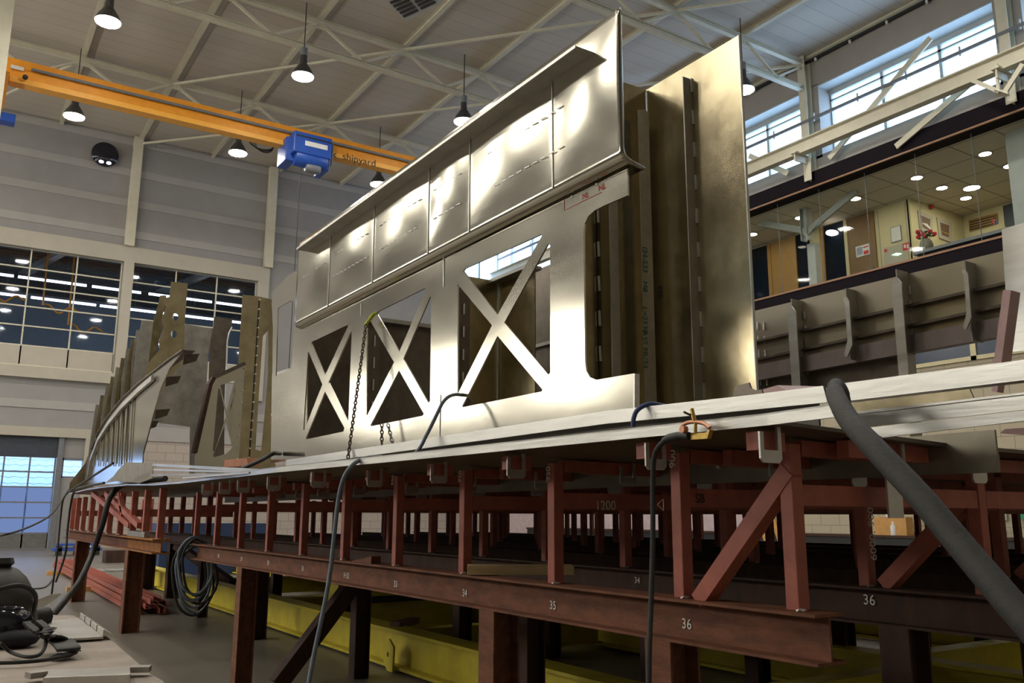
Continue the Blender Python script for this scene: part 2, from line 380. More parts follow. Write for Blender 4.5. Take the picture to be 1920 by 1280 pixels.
# outside: snow-pale tiled roof seen through the door glass
rt = MB(); n = 46
for j in range(14):
    y0 = 46+j*.42; z0 = 1.9+j*.30
    A = []
    for i in range(n*4+1):
        x = -4+i*(12/(n*4)); A.append((x, z0+.055*abs(math.sin(i*PI/4*.5))))
    vs0 = [rt.b.verts.new((x, y0, z)) for x, z in A]; vs1 = [rt.b.verts.new((x, y0+.46, z+.30)) for x, z in A]; vs2 = [rt.b.verts.new((x, y0, z-.07)) for x, z in A]
    for i in range(len(A)-1):
        rt.b.faces.new((vs0[i], vs0[i+1], vs1[i+1], vs1[i])); rt.b.faces.new((vs2[i], vs2[i+1], vs0[i+1], vs0[i]))
e = empty('neighbouring_house', (2, 46, 0), 'house with pale tiled roof outside the glazed overhead door', 'building')
rt.build('roof', ROOFT, e); box((-4, 46.2, 0), (8, 46.4, 1.9)).build('house_wall', BLUEROOM, e)
st(box((XL, YW+.3, -.2), (12, 60, 0)), 'ground_outside', CONC)

# right wall: clerestory above, office opening, block wall below
XG = XR+.62
COLY = [3.95, 9.9, 15.85, 21.8, 27.75]
w = MB()
w.box((XR, YB, 13.92), (XR+.7, YW, ZR)); w.box((XR, YB, 11.12), (XR+.7, YW, 11.68)); w.box((XR, YB, 4.9), (XR+.4, YW, 7.35))
for y in COLY: w.box((XR, y-.34, 11.6), (XR+.7, y+.34, 13.95))
w.box((XR, YW-1.5, 4.9), (XR+.7, YW, 11.12)); w.box((XR, YB, 4.9), (XR+.7, 1, ZR))
st(w, 'wall_right', mat('right_wall_paint', (.33, .30, .27), .65, 0, .03, 1.2))
f = MB()
for x in (17.9, 18.9, 19.9, 20.9): f.box((x-.04, YW+.1, 11.7), (x+.04, YW+.2, 13.9))
f.box((17.9, YW+.1, 13.4), (XR, YW+.2, 13.46)); f = st(f, 'window_37', CREAMB)
box((17.9, YW+.21, 11.7), (XR, YW+.22, 13.9)).build('pane', SKYG, f)
st(box((XR, YB, 0), (XR+.4, YW, 4.9)), 'wall_right_base', TILER, keep_origin=True)
st(box((XR-.14, YB, 10.74), (XR+.45, YW, 11.2)), 'trim_4', PLATFORM)
st(box((XR-.165, YB, 10.70), (XR-.11, YW, 10.745)), 'trim_5', BROWN)
st(box((XR-.14, YB, 7.34), (XR+.45, YW, 7.72)), 'trim_6', PLATFORM)
st(box((XR-.165, YB, 7.72), (XR-.08, YW, 7.775)), 'trim_7', BROWN)
wi = 21
for a, b_ in zip([-2.0]+COLY, COLY+[33.7]):
    y0, y1 = a+.34, b_-.34; f = MB()
    f.box((XG-.08, y0, 11.68), (XG+.02, y1, 11.74)); f.box((XG-.08, y0, 13.50), (XG+.02, y1, 13.56)); f.box((XG-.1, y0, 13.7), (XG+.02, y1, 13.95))
    for j in range(4): yy = y0+(y1-y0)*j/3; f.box((XG-.08, yy-.045, 11.68), (XG+.02, yy+.045, 13.9))
    o = st(f, f'window_{wi}', CREAMB); wi += 1
    box((XG+.03, y0, 11.7), (XG+.04, y1, 13.72)).build('pane', SKYG, o)
    MB().box((XR+.01, y0, 13.86), (XG, y1, 13.915)).build('soffit', CREAMB, o)
st(MB().box((XG+.05, YB, 11.0), (XG+.15, YW, ZR)), 'wall_right_outer', OFFD)
# columns of the right wall
for y in COLY:
    e = empty('steel_column', (XR-.2, y, 0), {3.95: 'cream steel column on the right wall out past the frame', 9.9: 'cream steel column beside the rightmost clerestory bay', 15.85: 'cream steel column between the two nearest clerestory bays', 21.8: 'cream steel column hidden by the tall bulkhead, right wall', 27.75: 'cream steel column nearest the far corner, right wall'}[y], 'column')
    MB().ibeam((XR-.16, y, 10.9), (XR-.16, y, 14.9), .28, .26, .02, .012, up=(1, 0, 0)).build('shaft', CREAM, e)
    MB().box((XR-.85, y-.02, 11.4), (XR-.16, y+.02, 11.62)).box((XR-.9, y-.1, 11.62), (XR-.2, y+.1, 11.67)).build('bracket', CREAM, e)
    e2 = e
# wall bracing (flat struts behind the crane rail)
XB = XR-.25
for i, (p, q) in enumerate((((1745, 71), (1555, 297)), ((1826, 150), (1680, 275)), ((1405, 292), (1478, 325)))):
    MB().bar(ax(*p, XB), ax(*q, XB), .17, .05, up=(1, 0, 0)).build('diagonal_brace', CREAM, label=('long cream steel brace crossing the wide clerestory bay', 'cream steel brace below the crane rail, right side', 'short cream brace under the rail beside the tall bulkhead')[i], cat='brace')
# crane rail
e = empty('crane_runway', (XR-.75, 14, 12.3), 'long cream I-beam crane rail in front of the clerestory windows', 'beam')
zrt, zrb = ax(1660, 196, XR-.6)[2], ax(1660, 220, XR-.73)[2]; zrm = (zrt+zrb)/2
MB().ibeam((XR-.6, YB+.5, zrm), (XR-.6, YW-.1, zrm), zrt-zrb, .26, .035, .02).build('beam', CREAM, e)
MB().box((XR-.64, YB+.5, zrt), (XR-.56, YW-.1, zrt+.05)).build('rail', GPIPE, e)
# bracket knot hanging below the rail at the right
e = empty('rail_bracket', tuple(ax(1880, 165, XR-.7)), 'cream steel bracket knot under the crane rail at far right', 'bracket')
a = ax(1822, 150, XR-.7)
MB().bar(a, ax(1875, 172, XR-.7), .06, .10).bar(ax(1918, 120, XR-.7), ax(1885, 172, XR-.7), .06, .12).bar(ax(1868, 120, XR-.7), ax(1872, 170, XR-.7), .05, .07).build('strut', CREAM, e)
MB().hexa([ax(1864, 168, XR-.8), ax(1890, 176, XR-.8), ax(1893, 180, XR-.5), ax(1868, 182, XR-.5), ax(1864, 164, XR-.8), ax(1890, 172, XR-.8), ax(1893, 176, XR-.5), ax(1868, 178, XR-.5)]).build('gusset', CREAM, e)
# pipe rail on stubs above the glazing
e = empty('pipe_rail', (XR-.2, 12, 13.2), 'thin grey pipe running along the top of the clerestory glass', 'pipe')
z1 = ax(1700, 143, XR-.3)[2]
MB().bar((XR-.3, YB+1, z1), (XR-.3, YW-.2, z1), .05, .09).build('pipe', GPIPE, e)
pp = MB()
for i in range(20): pp.bar((XR-.3, 2+i*1.5, z1-.1), (XR-.3, 2+i*1.5, z1+.16), .04, .04)
pp.build('stub', CREAMB, e)
# cable conduit near the roof
e = empty('cable_conduit', (XR-.1, 12, 14.5), 'dark cable conduit with white clips along the top of right wall', 'conduit')
zc = ax(1620, 62, XR-.08)[2]
MB().bar((XR-.08, YB+1, zc), (XR-.08, YW-.2, zc), .08, .07).build('tray', RUB, e)
MB().bar((XR-.1, YB+1, zc+.12), (XR-.1, YW-.2, zc+.12), .1, .07).build('cover', CREAM, e)
cl = MB()
for i in range(26): cl.box((XR-.16, 1+i*1.2, zc-.12), (XR-.1, 1.05+i*1.2, zc-.02))
cl.build('clip', WHITE, e)

# ------------------------------------------------------------ office behind the opening
st(box((XR+.4, YB, 7.2), (XR+6.6, YW, 7.34)), 'floor_office', CONC)
st(box((XR+.4, YB, 10.76), (XR+6.6, YW, 10.9)), 'ceiling_office', CTILE, keep_origin=True)
XO, XO2, YO = 24.2, 27.15, 14.93
st(box((XO, YO, 7.3), (XO+.1, YW, 10.8)), 'wall_office', WALLO)
st(box((XO, YO-.05, 7.3), (XO2, YO+.05, 10.8)), 'wall_office_return', WALLO)
st(box((XO2, YB, 7.3), (XO2+.1, YO, 10.8)), 'wall_office_back', WALLO)
st(box((XR+.4, YB, 7.3), (XO2, YB+.1, 10.8)), 'wall_office_near', WALLO)
def offpan(name, x0, x1, m, lab, cat, ztop=10.72, th=.05, kids=None):
    y0 = ax(x1, 450, XO)[1]; y1 = ax(x0, 450, XO)[1]
    if cat is None:
        o = st(box((XO-th, y0, 7.34), (XO-.002, y1, ztop)), name, m); return o
    return box((XO-th, y0, 7.34), (XO-.002, y1, ztop)).build(name, m, label=lab, cat=cat)
offpan('window_31', 1404, 1441, GLASSD, None, None); offpan('window_32', 1493, 1518, GLASSD, None, None); offpan('window_33', 1546, 1588, GLASSD, None, None)
for i, (x0, x1) in enumerate(((1404, 1441), (1493, 1518), (1546, 1588))):
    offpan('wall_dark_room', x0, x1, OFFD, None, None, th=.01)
offpan('trim_8', 1440, 1446, DOORO, None, None, th=.09); offpan('trim_9', 1489, 1494, DOORO, None, None, th=.09); offpan('trim_10', 1586, 1592, WALLO, None, None, th=.09); offpan('trim_11', 1540, 1547, DOORO, None, None, th=.09)
dO = offpan('door_3', 1445, 1490, DOORO, None, None, th=.06); dB = offpan('door_4', 1592, 1643, DOORB, None, None, th=.06)
p = ax(1639, 501, XO-.06); MB().box((p[0]-.06, p[1]-.02, p[2]-.03), (p[0], p[1]+.16, p[2])).build('door_handle', GPIPE, dB)
p = ax(1486, 548, XO-.06); MB().box((p[0]-.06, p[1]-.02, p[2]-.03), (p[0], p[1]+.16, p[2])).build('door_handle', GPIPE, dO)
# light coloured steps of the panelled wall
y0, y1 = ax(1702, 440, XO)[1], ax(1643, 440, XO)[1]
st(MB().box((XO-.02, y0, 9.35), (XO, y0+.02, 10.7)).box((XO-.02, y1-.12, 7.3), (XO, y1-.1, 10.7)), 'trim_12', WALLC)
def flat(name, pts, X, m, label, cat, th=.015, group=None):
    return MB().plate([pxX(pts, X)], (th, 0, 0)).build(name, m, label=label, cat=cat, group=group)
o = flat('notice_sheet', [(1604, 463), (1629, 456), (1631, 476), (1606, 483)], XO-.08, WHITE, 'white notice with red print on the brown office door', 'notice')
MB().plate([pxX([(1618, 463), (1628, 460), (1628, 462), (1618, 465)], XO-.09)], (.005, 0, 0)).plate([pxX([(1619, 471), (1628, 468), (1629, 474), (1620, 477)], XO-.09)], (.005, 0, 0)).build('red_print', RED, o)
MB().plate([pxX([(1606, 465), (1616, 462), (1617, 476), (1607, 479)], XO-.09)], (.005, 0, 0)).build('blue_print', mat('pale_blue_print', (.35, .42, .55)), o)
o = flat('wall_poster', [(1669, 427), (1688, 422), (1691, 450), (1671, 456)], XO-.03, GPIPE, 'framed white document on the cream office wall', 'poster')
MB().plate([pxX([(1670, 428), (1687, 423), (1690, 449), (1672, 454)], XO-.035)], (.004, 0, 0)).build('sheet', WHITE, o)
o = flat('fire_sign', [(1692, 457), (1704, 454), (1705, 467), (1693, 470)], XO-.03, RED, 'red fire hose sign with white symbols on office wall', 'sign')
MB().plate([pxX([(1694, 459), (1698, 458), (1699, 464), (1695, 465)], XO-.036)], (.004, 0, 0)).plate([pxX([(1700, 458), (1703, 457), (1704, 465), (1701, 466)], XO-.036)], (.004, 0, 0)).build('symbol', WHITE, o)
o = flat('fire_cabinet', [(1657, 465), (1700, 454), (1708, 508), (1659, 520)], XO-.02, WALLC, 'cream cabinet door set in office wall under the poster', 'cabinet')
MB().plate([pxX([(1658, 468), (1663, 467), (1663, 472), (1658, 473)], XO-.03)], (.004, 0, 0)).build('red_label', RED, o)
o = flat('wall_lamp', [(1671, 478), (1681, 474), (1691, 475), (1683, 479)], XO-.05, emat('green_lamp', (.6, 1, .7), 2.0), 'small green-white lamp shining low on the cream office wall', 'lamp')
# two framed pictures on the return wall
for i, (a, b_, c, d, lab) in enumerate((((1722, 394), (1749, 406), (1749, 442), (1726, 431), 'framed picture of a white boat hull behind the roses'), ((1757, 407), (1784, 417), (1785, 454), (1762, 446), 'framed picture of a yellow boat at sunset, nearer corner'))):
    Y = YO-.09
    e = empty('framed_picture', tuple(ay(*a, Y)), lab, 'picture')
    MB().plate([pxY([a, b_, c, d], Y)], (0, .03, 0)).build('picture_frame', WALLC, e)
    def ins(f, g): return [(p[0]+(q[0]-p[0])*f, p[1]+(q[1]-p[1])*f) for p, q in zip((a, b_, c, d), (c, d, a, b_))]
    MB().plate([pxY(ins(.2, 0), Y-.006)], (0, .005, 0)).build('print', mat('print_ground', (.20, .12, .08), .6), e)
    q = ins(.2, 0); mx = sum(p[0] for p in q)/4; my = sum(p[1] for p in q)/4
    MB().plate([pxY([(mx-8, my+(-1 if i == 0 else 2)), (mx+8, my+(12 if i == 0 else 9)), (mx+8, my+8), (mx+2, my+1+4*i)], Y-.011)], (0, .004, 0)).build('boat_hull', WHITE if i == 0 else YEL, e)
# reception counter, vase of roses, striped screen
e = empty('reception_counter', tuple(ax(1780, 470, 23.2)), 'dark reception counter with grey top behind the office railing', 'counter')
XC = 23.0
yA = ax(1721, 480, XC)[1]; zt = ax(1721, 472, XC)[2]; yE = 6.0
box((XC, yE, 7.34), (XC+.7, yA, zt-.09)).build('body', PLATFORM, e); box((XC-.08, yE, zt-.09), (XC+.85, yA+.1, zt)).build('counter_top', GPIPE, e)
e = empty('rose_vase', (XC+.3, yA-.3, zt), 'stoneware vase of red roses on the reception counter', 'vase')
vc = ax(1738, 468, XC+.3); vx, vy = vc[0], vc[1]
MB().lathe([(.10, 0), (.16, .08), (.19, .2), (.16, .34), (.11, .4)], (vx, vy, zt)).build('vase', STONEV, e)
fl = MB()
for i, (qx, qy) in enumerate(((1721, 435), (1722, 444), (1730, 439), (1744, 434), (1752, 438), (1735, 443))): fl.ball(ax(qx, qy, XC+.3), .075, n=1)
fl.build('blossom', ROSE, e)
lv = MB()
for i in range(22):
    a = random.uniform(0, 6.28); r = random.uniform(.05, .3); c = Vector((vx+r*math.cos(a)*.5, vy+r*math.sin(a), zt+.42+random.uniform(-.02, .2)))
    lv.ball(c, .06, (1, 1, .35), 1)
for (qx, qy) in ((1721, 437), (1730, 441), (1744, 436), (1752, 440)): lv.tube([Vector((vx, vy, zt+.38)), ax(qx, qy, XC+.3)], .008, 5)
lv.build('leaves', LEAFM, e, kind='stuff')
Xs = XO2-.05
o = flat('slatted_screen', [(1816, 413), (1869, 399), (1871, 419), (1818, 434)], Xs, DOORO, 'wooden slatted panel on the office back wall', 'panel')
sl = MB()
for j in range(4): sl.plate([pxX([(1818, 416+j*4.6), (1868, 403+j*4.6), (1868, 404.6+j*4.6), (1818, 417.8+j*4.6)], Xs-.02)], (.01, 0, 0))
sl.build('slot', BLACK, o)
o = MB().tube([ax(1866, 422, XC+.6), ax(1860, 409, XC+.6)], .01, 6).build('table_flag', RED, label='small red white and blue flag standing on the counter', cat='flag')
for j, mm in enumerate((RED, WHITE, BLUE)): MB().plate([pxX([(1859+j*2.5, 411+j), (1862+j*2.5, 410+j), (1865+j*2.5, 418+j), (1861+j*2.5, 419+j)], XC+.6)], (.005, 0, 0)).build('stripe', mm, o)
st(MB().plate([pxX([(1880, 386), (1925, 372), (1925, 430), (1884, 425)], Xs)], (.02, 0, 0)), 'window_34', OFFD)
MB().lathe([(.07, 0), (.07, .05)], ay(1746, 388, YO-.1), (0, -1, 0)).build('alarm_bell', RED, label='round red alarm bell above the framed pictures', cat='alarm')
# steel V bracing and columns in the office
e = empty('steel_tree_brace', (22.3, 18, 9.4), 'pale steel V brace rising from a column inside the office', 'brace')
XV = 22.3
for p, q in (((1421, 417), (1507, 432)), ((1607, 357), (1517, 432))): MB().bar(ax(*p, XV), ax(*q, XV), .20, .10, up=(1, 0, 0)).build('arm', CREAMB, e)
MB().plate([pxX([(1492, 430), (1509, 442), (1514, 442), (1536, 415), (1518, 425)], XV-.08)], (.03, 0, 0)).build('gusset', CREAMB, e)
p = ax(1509, 388, XV); q = ax(1513, 432, XV)
MB().ibeam((XV, p[1], 9.7), (XV, p[1], 10.76), .25, .28, .03, .02, up=(0, 1, 0)).build('stub_column', CREAMB, e)
p = ax(1524, 470, XV+.4)
MB().box((XV+.3, p[1]-.16, 7.34), (XV+.55, p[1]+.14, 9.7)).build('office_column', CREAMB, label='pale painted column under the V brace in the office', cat='column')
p0 = ax(1889, 300, 22.0); p1 = ax(1920, 300, 22.0)
MB().box((22.0, p1[1]-.1, 7.34), (22.3, p0[1], 10.76)).build('office_column', CREAMB, label='wide grey-green column at far right of the office', cat='column')
# office railing glass
st(box((XR+.1, YB, 7.775), (XR+.115, YW, 10.7)), 'window_35', GLASSR)
gj = MB()
for i in range(14): y = 9.6+i*1.55; gj.box((XR+.095, y, 7.78), (XR+.12, y+.008, 10.7))
gj.build('trim_glass_joint', GPIPE, kind='structure')
# downlights
DLP = [(1847, 288, 0), (1719, 333, 0), (1766, 352, 0), (1822, 352, 1), (1811, 371, 0), (1893, 311, 0), (1604, 372, 0), (1500, 408, 0), (1411, 439, 0)]
DLN = ['downlight highest, beside the wide column', 'downlight above the roses', 'downlight over the reception counter', 'large oval downlight over the counter', 'downlight nearest the office back wall', 'downlight partly behind the wide column', 'downlight at the tip of the V brace', 'downlight behind the V brace column', 'downlight beside the edge of the tall bulkhead']
for (x, y, big), nm in zip(DLP, DLN):
    p = az(x, y, 10.75); e = empty('downlight', tuple(p), nm+', office ceiling', 'light', 'office downlights')
    r = .22 if big else .15
    MB().lathe([(r, 0), (r, -.015)], p, n=24).build('lens', DOWN, e); MB().lathe([(r+.03, .004), (r+.035, -.008), (r+.001, -.012), (r, .0)], p, n=24).build('rim', GPIPE, e)
p = ay(1560, 437, ax(1560, 437, 24.1)[1])
MB().lathe([(.2, 0), (.2, -.02)], ax(1560, 437, 24.0), (-.25, 0, -1), n=24).build('ceiling_lamp', emat('pink_white_lens', (1, .85, .8), 3.0), label='round lamp glowing in the dark glass beside the brown door', cat='light')

# ------------------------------------------------------------ roof steel
NX = [2.35+2.65*i for i in range(-4, 8)]
TL = {3.95: 'cream lattice roof truss nearest the camera', 9.9: 'cream lattice roof truss above the tall bulkhead', 15.85: 'cream lattice roof truss ending at the middle clerestory column', 21.8: 'cream lattice roof truss above the crane near side', 27.75: 'cream lattice roof truss behind the orange crane'}
proto = None
def build_truss(y):
    e = empty('roof_truss', (0, y, 13.8), TL[y], 'truss')
    MB().ibeam((XL, y, 14.70), (XR-.15, y, 14.70), .16, .15).build('top_chord', CREAM, e)
    MB().ibeam((XL, y, 13.84), (XR-.15, y, 13.84), .15, .16).build('bottom_chord', CREAM, e)
    for x in NX:
        for s_ in (-1, 1):
            q = x+s_*1.3
            if q < XL+.2 or q > XR-.4: continue
            MB().bar((x+s_*.1, y, 14.62), (q, y, 13.9), .07, .07).build('diagonal', CREAM, e)
        MB().box((x-.2, y-.006, 14.5), (x+.2, y+.006, 14.64)).build('gusset', CREAM, e)
    return e
for y in COLY: build_truss(y)
PN = 0
for x in NX:
    if x > XR: continue
    MB().ibeam((x, YB+.1, 14.86), (x, YW-.02, 14.86), .16, .14).build('roof_purlin', CREAM, label='cream steel purlin running along the hall under the roof deck', cat='beam', group='purlins under the roof deck')
for i, (x0, y0, x1, y1) in enumerate(((4.95, 33.3, 10.2, 27.75), (5, 27.75, 10.2, 21.8), (10.2, 27.75, 15.5, 21.8), (10.2, 21.8, 15.5, 15.85), (15.5, 21.8, 20.8, 15.85), (10.2, 15.85, 15.5, 9.9), (15.5, 15.85, 20.8, 9.9), (2.3, 27.75, -.3, 33.3), (5, 21.8, 10.2, 15.85), (15.5, 9.9, 20.8, 3.95))):
    MB().bar((x0, y0, 14.66), (x1, y1, 14.66), .07, .07).build('wind_brace', CREAM, label='thin cream brace crossing a roof bay between two trusses', cat='brace', group='wind braces in the roof plane')
for x, n in ((4.94, 'cream column of the far wall between the two glazed bands'), (10.05, 'cream column at the right end of the far glazed bands')):
    MB().box((x-.16, YW-.28, 10.68), (x+.16, YW-.02, 14.88)).build('wall_column', CREAM, label=n, cat='column')
MB().box((-.15, 22.8, 0), (.325, 23.2, 14.9)).build('hall_column', CREAM, label='tall cream column at the left edge beside the crane end', cat='column')
# ventilation unit in the roof
e = empty('roof_heater', tuple(az(765, 12, 13.6)), 'grey air heater box with louvred outlets under the roof', 'heater')
q = [az(x, y, 13.55) for x, y in ((722, 0), (800, -28), (826, 8), (760, 40))]
MB().hexa([*q, *[p+V(0, 0, .7) for p in q]]).build('casing', CREAMB, e)
lo = MB()
def lerp(a, b, t): return a+(b-a)*t
for i in range(2):
    for k_ in range(5):
        a, b_, c, d = q
        t0 = .1+.16*k_; t1 = t0+.09; s0, s1 = (.06, .46) if i == 0 else (.54, .94)
        f = lambda s_, t: lerp(lerp(a, b_, s_), lerp(d, c, s_), t)-V(0, 0, .01)
        lo.plate([[f(s0, t0), f(s1, t0), f(s1, t1), f(s0, t1)]], (0, 0, -.02))
lo.build('louvre', RUB, e)
# high bay lamps
lamp = empty('high_bay_lamp', (0, 0, 0), 'x', 'lamp')
MB().lathe([(.05, .62), (.09, .60), (.10, .36), (.13, .34), (.15, .30), (.24, .16), (.30, .02), (.31, 0), (.29, 0)], (0, 0, 0), n=24).build('reflector', mat('lamp_bell', (.10, .10, .10), .35, .6), lamp)
MB().lathe([(.285, -.004), (.28, -.02), (.18, -.05), (.02, -.06)], (0, 0, 0), n=24).build('lens', LAMPM, lamp)
MB().lathe([(.10, .60), (.10, .82), (.06, .84)], (0, 0, 0), n=14).build('ballast', GPIPE, lamp)
MB().tube([(0, 0, .84), (0, 0, 2.2)], .014, 6).build('cable', RUB, lamp)
LN = {(2.25, 21.4): 'lit high bay lamp nearest the upper left corner', (7.1, 21.4): 'lit high bay lamp hanging centrally over the crane', (12.1, 21.4): 'lit high bay lamp just above the hull panel edge', (2.25, 27.5): 'high bay lamp with clear lens below the crane left part', (7.1, 27.5): 'lit high bay lamp under the crane beside the cable coil', (12.1, 27.5): 'lit high bay lamp just below the crane right part', (17.6, 15.4): 'lit high bay lamp at the edge of the tall bulkhead'}
first = True
for y in (3.6, 9.5, 15.4, 21.4, 27.5):
    for x in (-7.8, -2.8, 2.25, 7.1, 12.1, 17.6):
        if (x, y) == (12.1, 15.4): continue
        z = 12.72
        o = lamp if first else copy_tree(lamp, wp((x, y, z))); o.location = wp((x, y, z)); first = False
        o['label'] = LN.get((x, y), 'lit high bay lamp hanging out of the picture nearer the camera'); o['group'] = 'high bay lamps'
e = empty('round_wall_unit', tuple(ay(197, 290, YW-.2)), 'round black glossy unit with two small lights on far wall', 'wall unit')
c = ay(197, 290, YW-.16)
MB().lathe([(.46, .0), (.455, .06), (.36, .13), (.18, .18), (.02, .19)], c, (0, -1, 0), 32).build('shell', GLOSSB, e)
for dx in (-.11, .13): MB().ball(c+V(dx, -.12, -.33), .075, (1.2, .5, .8)).build('light', emat('unit_light', (.7, .75, 1), 8), e)

# ------------------------------------------------------------ crane
YC = 24.6
cr0 = ay(20, 112, YC); zt_, zb_ = ay(400, 206, YC)[2], ay(300, 219, YC)[2]
zt_ = ay(20, 112, YC)[2]; zb_ = ay(30, 158, YC)[2]
e = empty('overhead_crane', (10, YC, zb_), 'orange overhead travelling crane girder spanning the hall', 'crane')
Ht = zt_-zb_
MB().box((.3, YC-.14, zb_), (XR-.75, YC+.14, zt_)).build('girder', ORA, e)
MB().box((.45, YC-.17, zb_-.015), (XR-.8, YC+.17, zb_+.20*Ht)).build('bottom_flange', ORAL, e)
MB().tube([(.9, YC-.22, zt_-.36*Ht), (XR-1, YC-.22, zt_-.36*Ht)], .042, 10).build('festoon_pipe', GPIPE, e)
MB().box((.05, YC-1.2, zb_-.25), (.42, YC+1.2, zb_+.12)).build('end_carriage', ORA, e)
MB().box((XR-.95, YC-1.2, zrt+.05), (XR-.5, YC+1.2, zrt+.4)).build('end_carriage', ORA, e)
MB().ball((.78, YC-.3, zb_+.12), .07).build('buffer', RUB, e)
c = ay(28, 126, YC-.2); MB().box((c[0]-.2, YC-.21, c[2]-.05), (c[0]+.2, YC-.19, c[2]+.05)).build('name_plate', WHITE, e)
text('k  shipyard', 'lettering', BLACK, ay(664, 298, YC-.175), (1, 0, 0), (0, 0, 1), .25, e, off=.006)
hc = ay(580, 282, YC-.35)
e = empty('crane_hoist', tuple(hc), 'blue electric hoist trolley hanging on the orange crane', 'hoist')
x, z = hc[0], hc[2]
MB().box((x-.62, YC-.75, z-.30), (x+.56, YC-.2, z+.36)).build('housing', BLU, e, bevel=.05)
MB().box((x-.75, YC-.45, z-.5), (x-.45, YC+.35, z+.25)).build('side_plate', BLU, e, bevel=.04)
MB().box((x+.42, YC-.45, z-.55), (x+.62, YC+.35, z+.4)).build('side_plate', BLU, e, bevel=.04)
MB().lathe([(.24, -.5), (.27, -.45), (.27, .45), (.24, .5)], (x, YC-.45, z-.35), (1, 0, 0), 20).build('rope_drum', BLU, e)
MB().lathe([(.13, 0), (.15, .03), (.15, .4), (.12, .45)], (x+.3, YC-.5, z-.62), (-1, 0, 0), 16).build('motor', GPIPE, e)
MB().box((x-.55, YC-.765, z+.2), (x+.55, YC-.75, z+.24)).build('seam_band', RUB, e)
o = MB().box((x-.28, YC-.77, z-.05), (x+.42, YC-.752, z+.10)).build('label_plate', WHITE, e)
text('DEMAG', 'lettering', BLACK, (x+.0, YC-.772, z+.025), (1, 0, 0), (0, 0, 1), .10, e) if False else None
MB().tube([(x+.66, YC-.5, z-.4), (x+.68, YC-.5, z+.3), (x+.6, YC-.5, z+.45)], .035, 8).build('hook_arm', GPIPE, e)
MB().tube([(x-.25, YC-.4, z-.5), (x-.27, YC-.4, z-4.0), (x-.3, YC-.4, 3.0)], .012, 6).build('hoist_cable', RUB, e)
o = empty('cable_coil', tuple(ay(490, 272, YC+.4)), 'coil of black cable hanging behind the crane near hoist', 'cable')
for i in range(4):
    c = ay(490+i*2, 270+i, YC+.4); MB().tube([c+V(math.cos(t*PI/10)*(.36-.03*i), 0, math.sin(t*PI/10)*(.16+.02*i)) for t in range(20)], .014, 6, closed=True).build('loop', RUB, o)
MB().box((ay(0, 222, 29)[0]-.3, 28.8, ay(0, 229, 29)[2]), (ay(29, 222, 29)[0], 29.2, ay(0, 213, 29)[2])).build('second_hoist', BLU, label='blue hoist part peeking out at the left edge', cat='hoist', bevel=.03)

# ============================================================ SUPPORT CRADLES
use(HULL)
FY = {n: 4.5-.89*(n-34) for n in range(20, 40)}
ZBT, ZBB = .78, .612
def cradle(name, X, y0, y1, posts, cols, ztop, lab, zt=ZBT, zb=ZBB, colm=RUSTD, bm=RUST, rails=None, brace=None):
    e = empty(name, (X, (y0+y1)/2, 0), lab, 'support cradle')
    MB().ibeam((X, y0, (zt+zb)/2), (X, y1, (zt+zb)/2), zt-zb, .15, .011, .008).build('beam', bm, e)
    for y in posts:
        MB().bar((X, y, zt), (X, y, ztop(y)), .058, .058, up=(0, 1, 0)).build('post', PRIM, e, bevel=.004)
        MB().ball((X-.02, y-.03, zt+.004), .022, (1.3, .8, .35), 1).build('weld', WELD, e)
    for y in cols:
        MB().ibeam((X, y, -DZ), (X, y, zb), .16, .15, .012, .009, up=(1, 0, 0)).build('column', colm, e)
    for (a, b_, z) in (rails or []): pass
    if brace:
        for (p, q, w_, mm) in brace: MB().bar(p, q, w_, w_).build('brace', mm, e)
    return e
def plate_z(X): return 1.405-.03*(X-2.25)
FR = [FY[n] for n in range(36, 26, -1)]
e1 = cradle('front_cradle', 2.6, 2.02, 10.62, [2.15]+FR, [2.80, 4.13, 8.66], lambda y: plate_z(2.6)-.03, 'front cradle of rusty beam and red posts carrying frame numbers 29 to 36', colm=RUST,
            brace=[((2.6, 2.14, 1.27), (2.6, 2.62, .775), .066, PRIM)])
for n, t in ((36, '36'), (35, '35'), (34, '34'), (33, '33'), (32, 'Fr32'), (31, '31'), (30, '30'), (29, '29'), (28, '28')):
    px_ = {36: (1288, 1170), 35: (1037, 1135), 34: (872, 1112), 33: (742, 1095), 32: (650, 1079), 31: (568, 1066), 30: (503, 1055), 29: (453, 1048), 28: (410, 1042)}[n]
    text(t, 'chalk_number', CHALK, ax(*px_, 2.594), (0, -1, 0), (0, 0, 1), .042, e1)
for (px_, t, h) in (((1262, 860), '900', .038), ((1029, 888), '950', .036), ((863, 893), '950', .034), ((737, 900), '950', .034)):
    text(t, 'chalk_mark', CHALK, ax(*px_, 2.569), (0, 0, -1) if 0 else (0, 0, 1), (0, 1, 0), h, e1, off=.003)
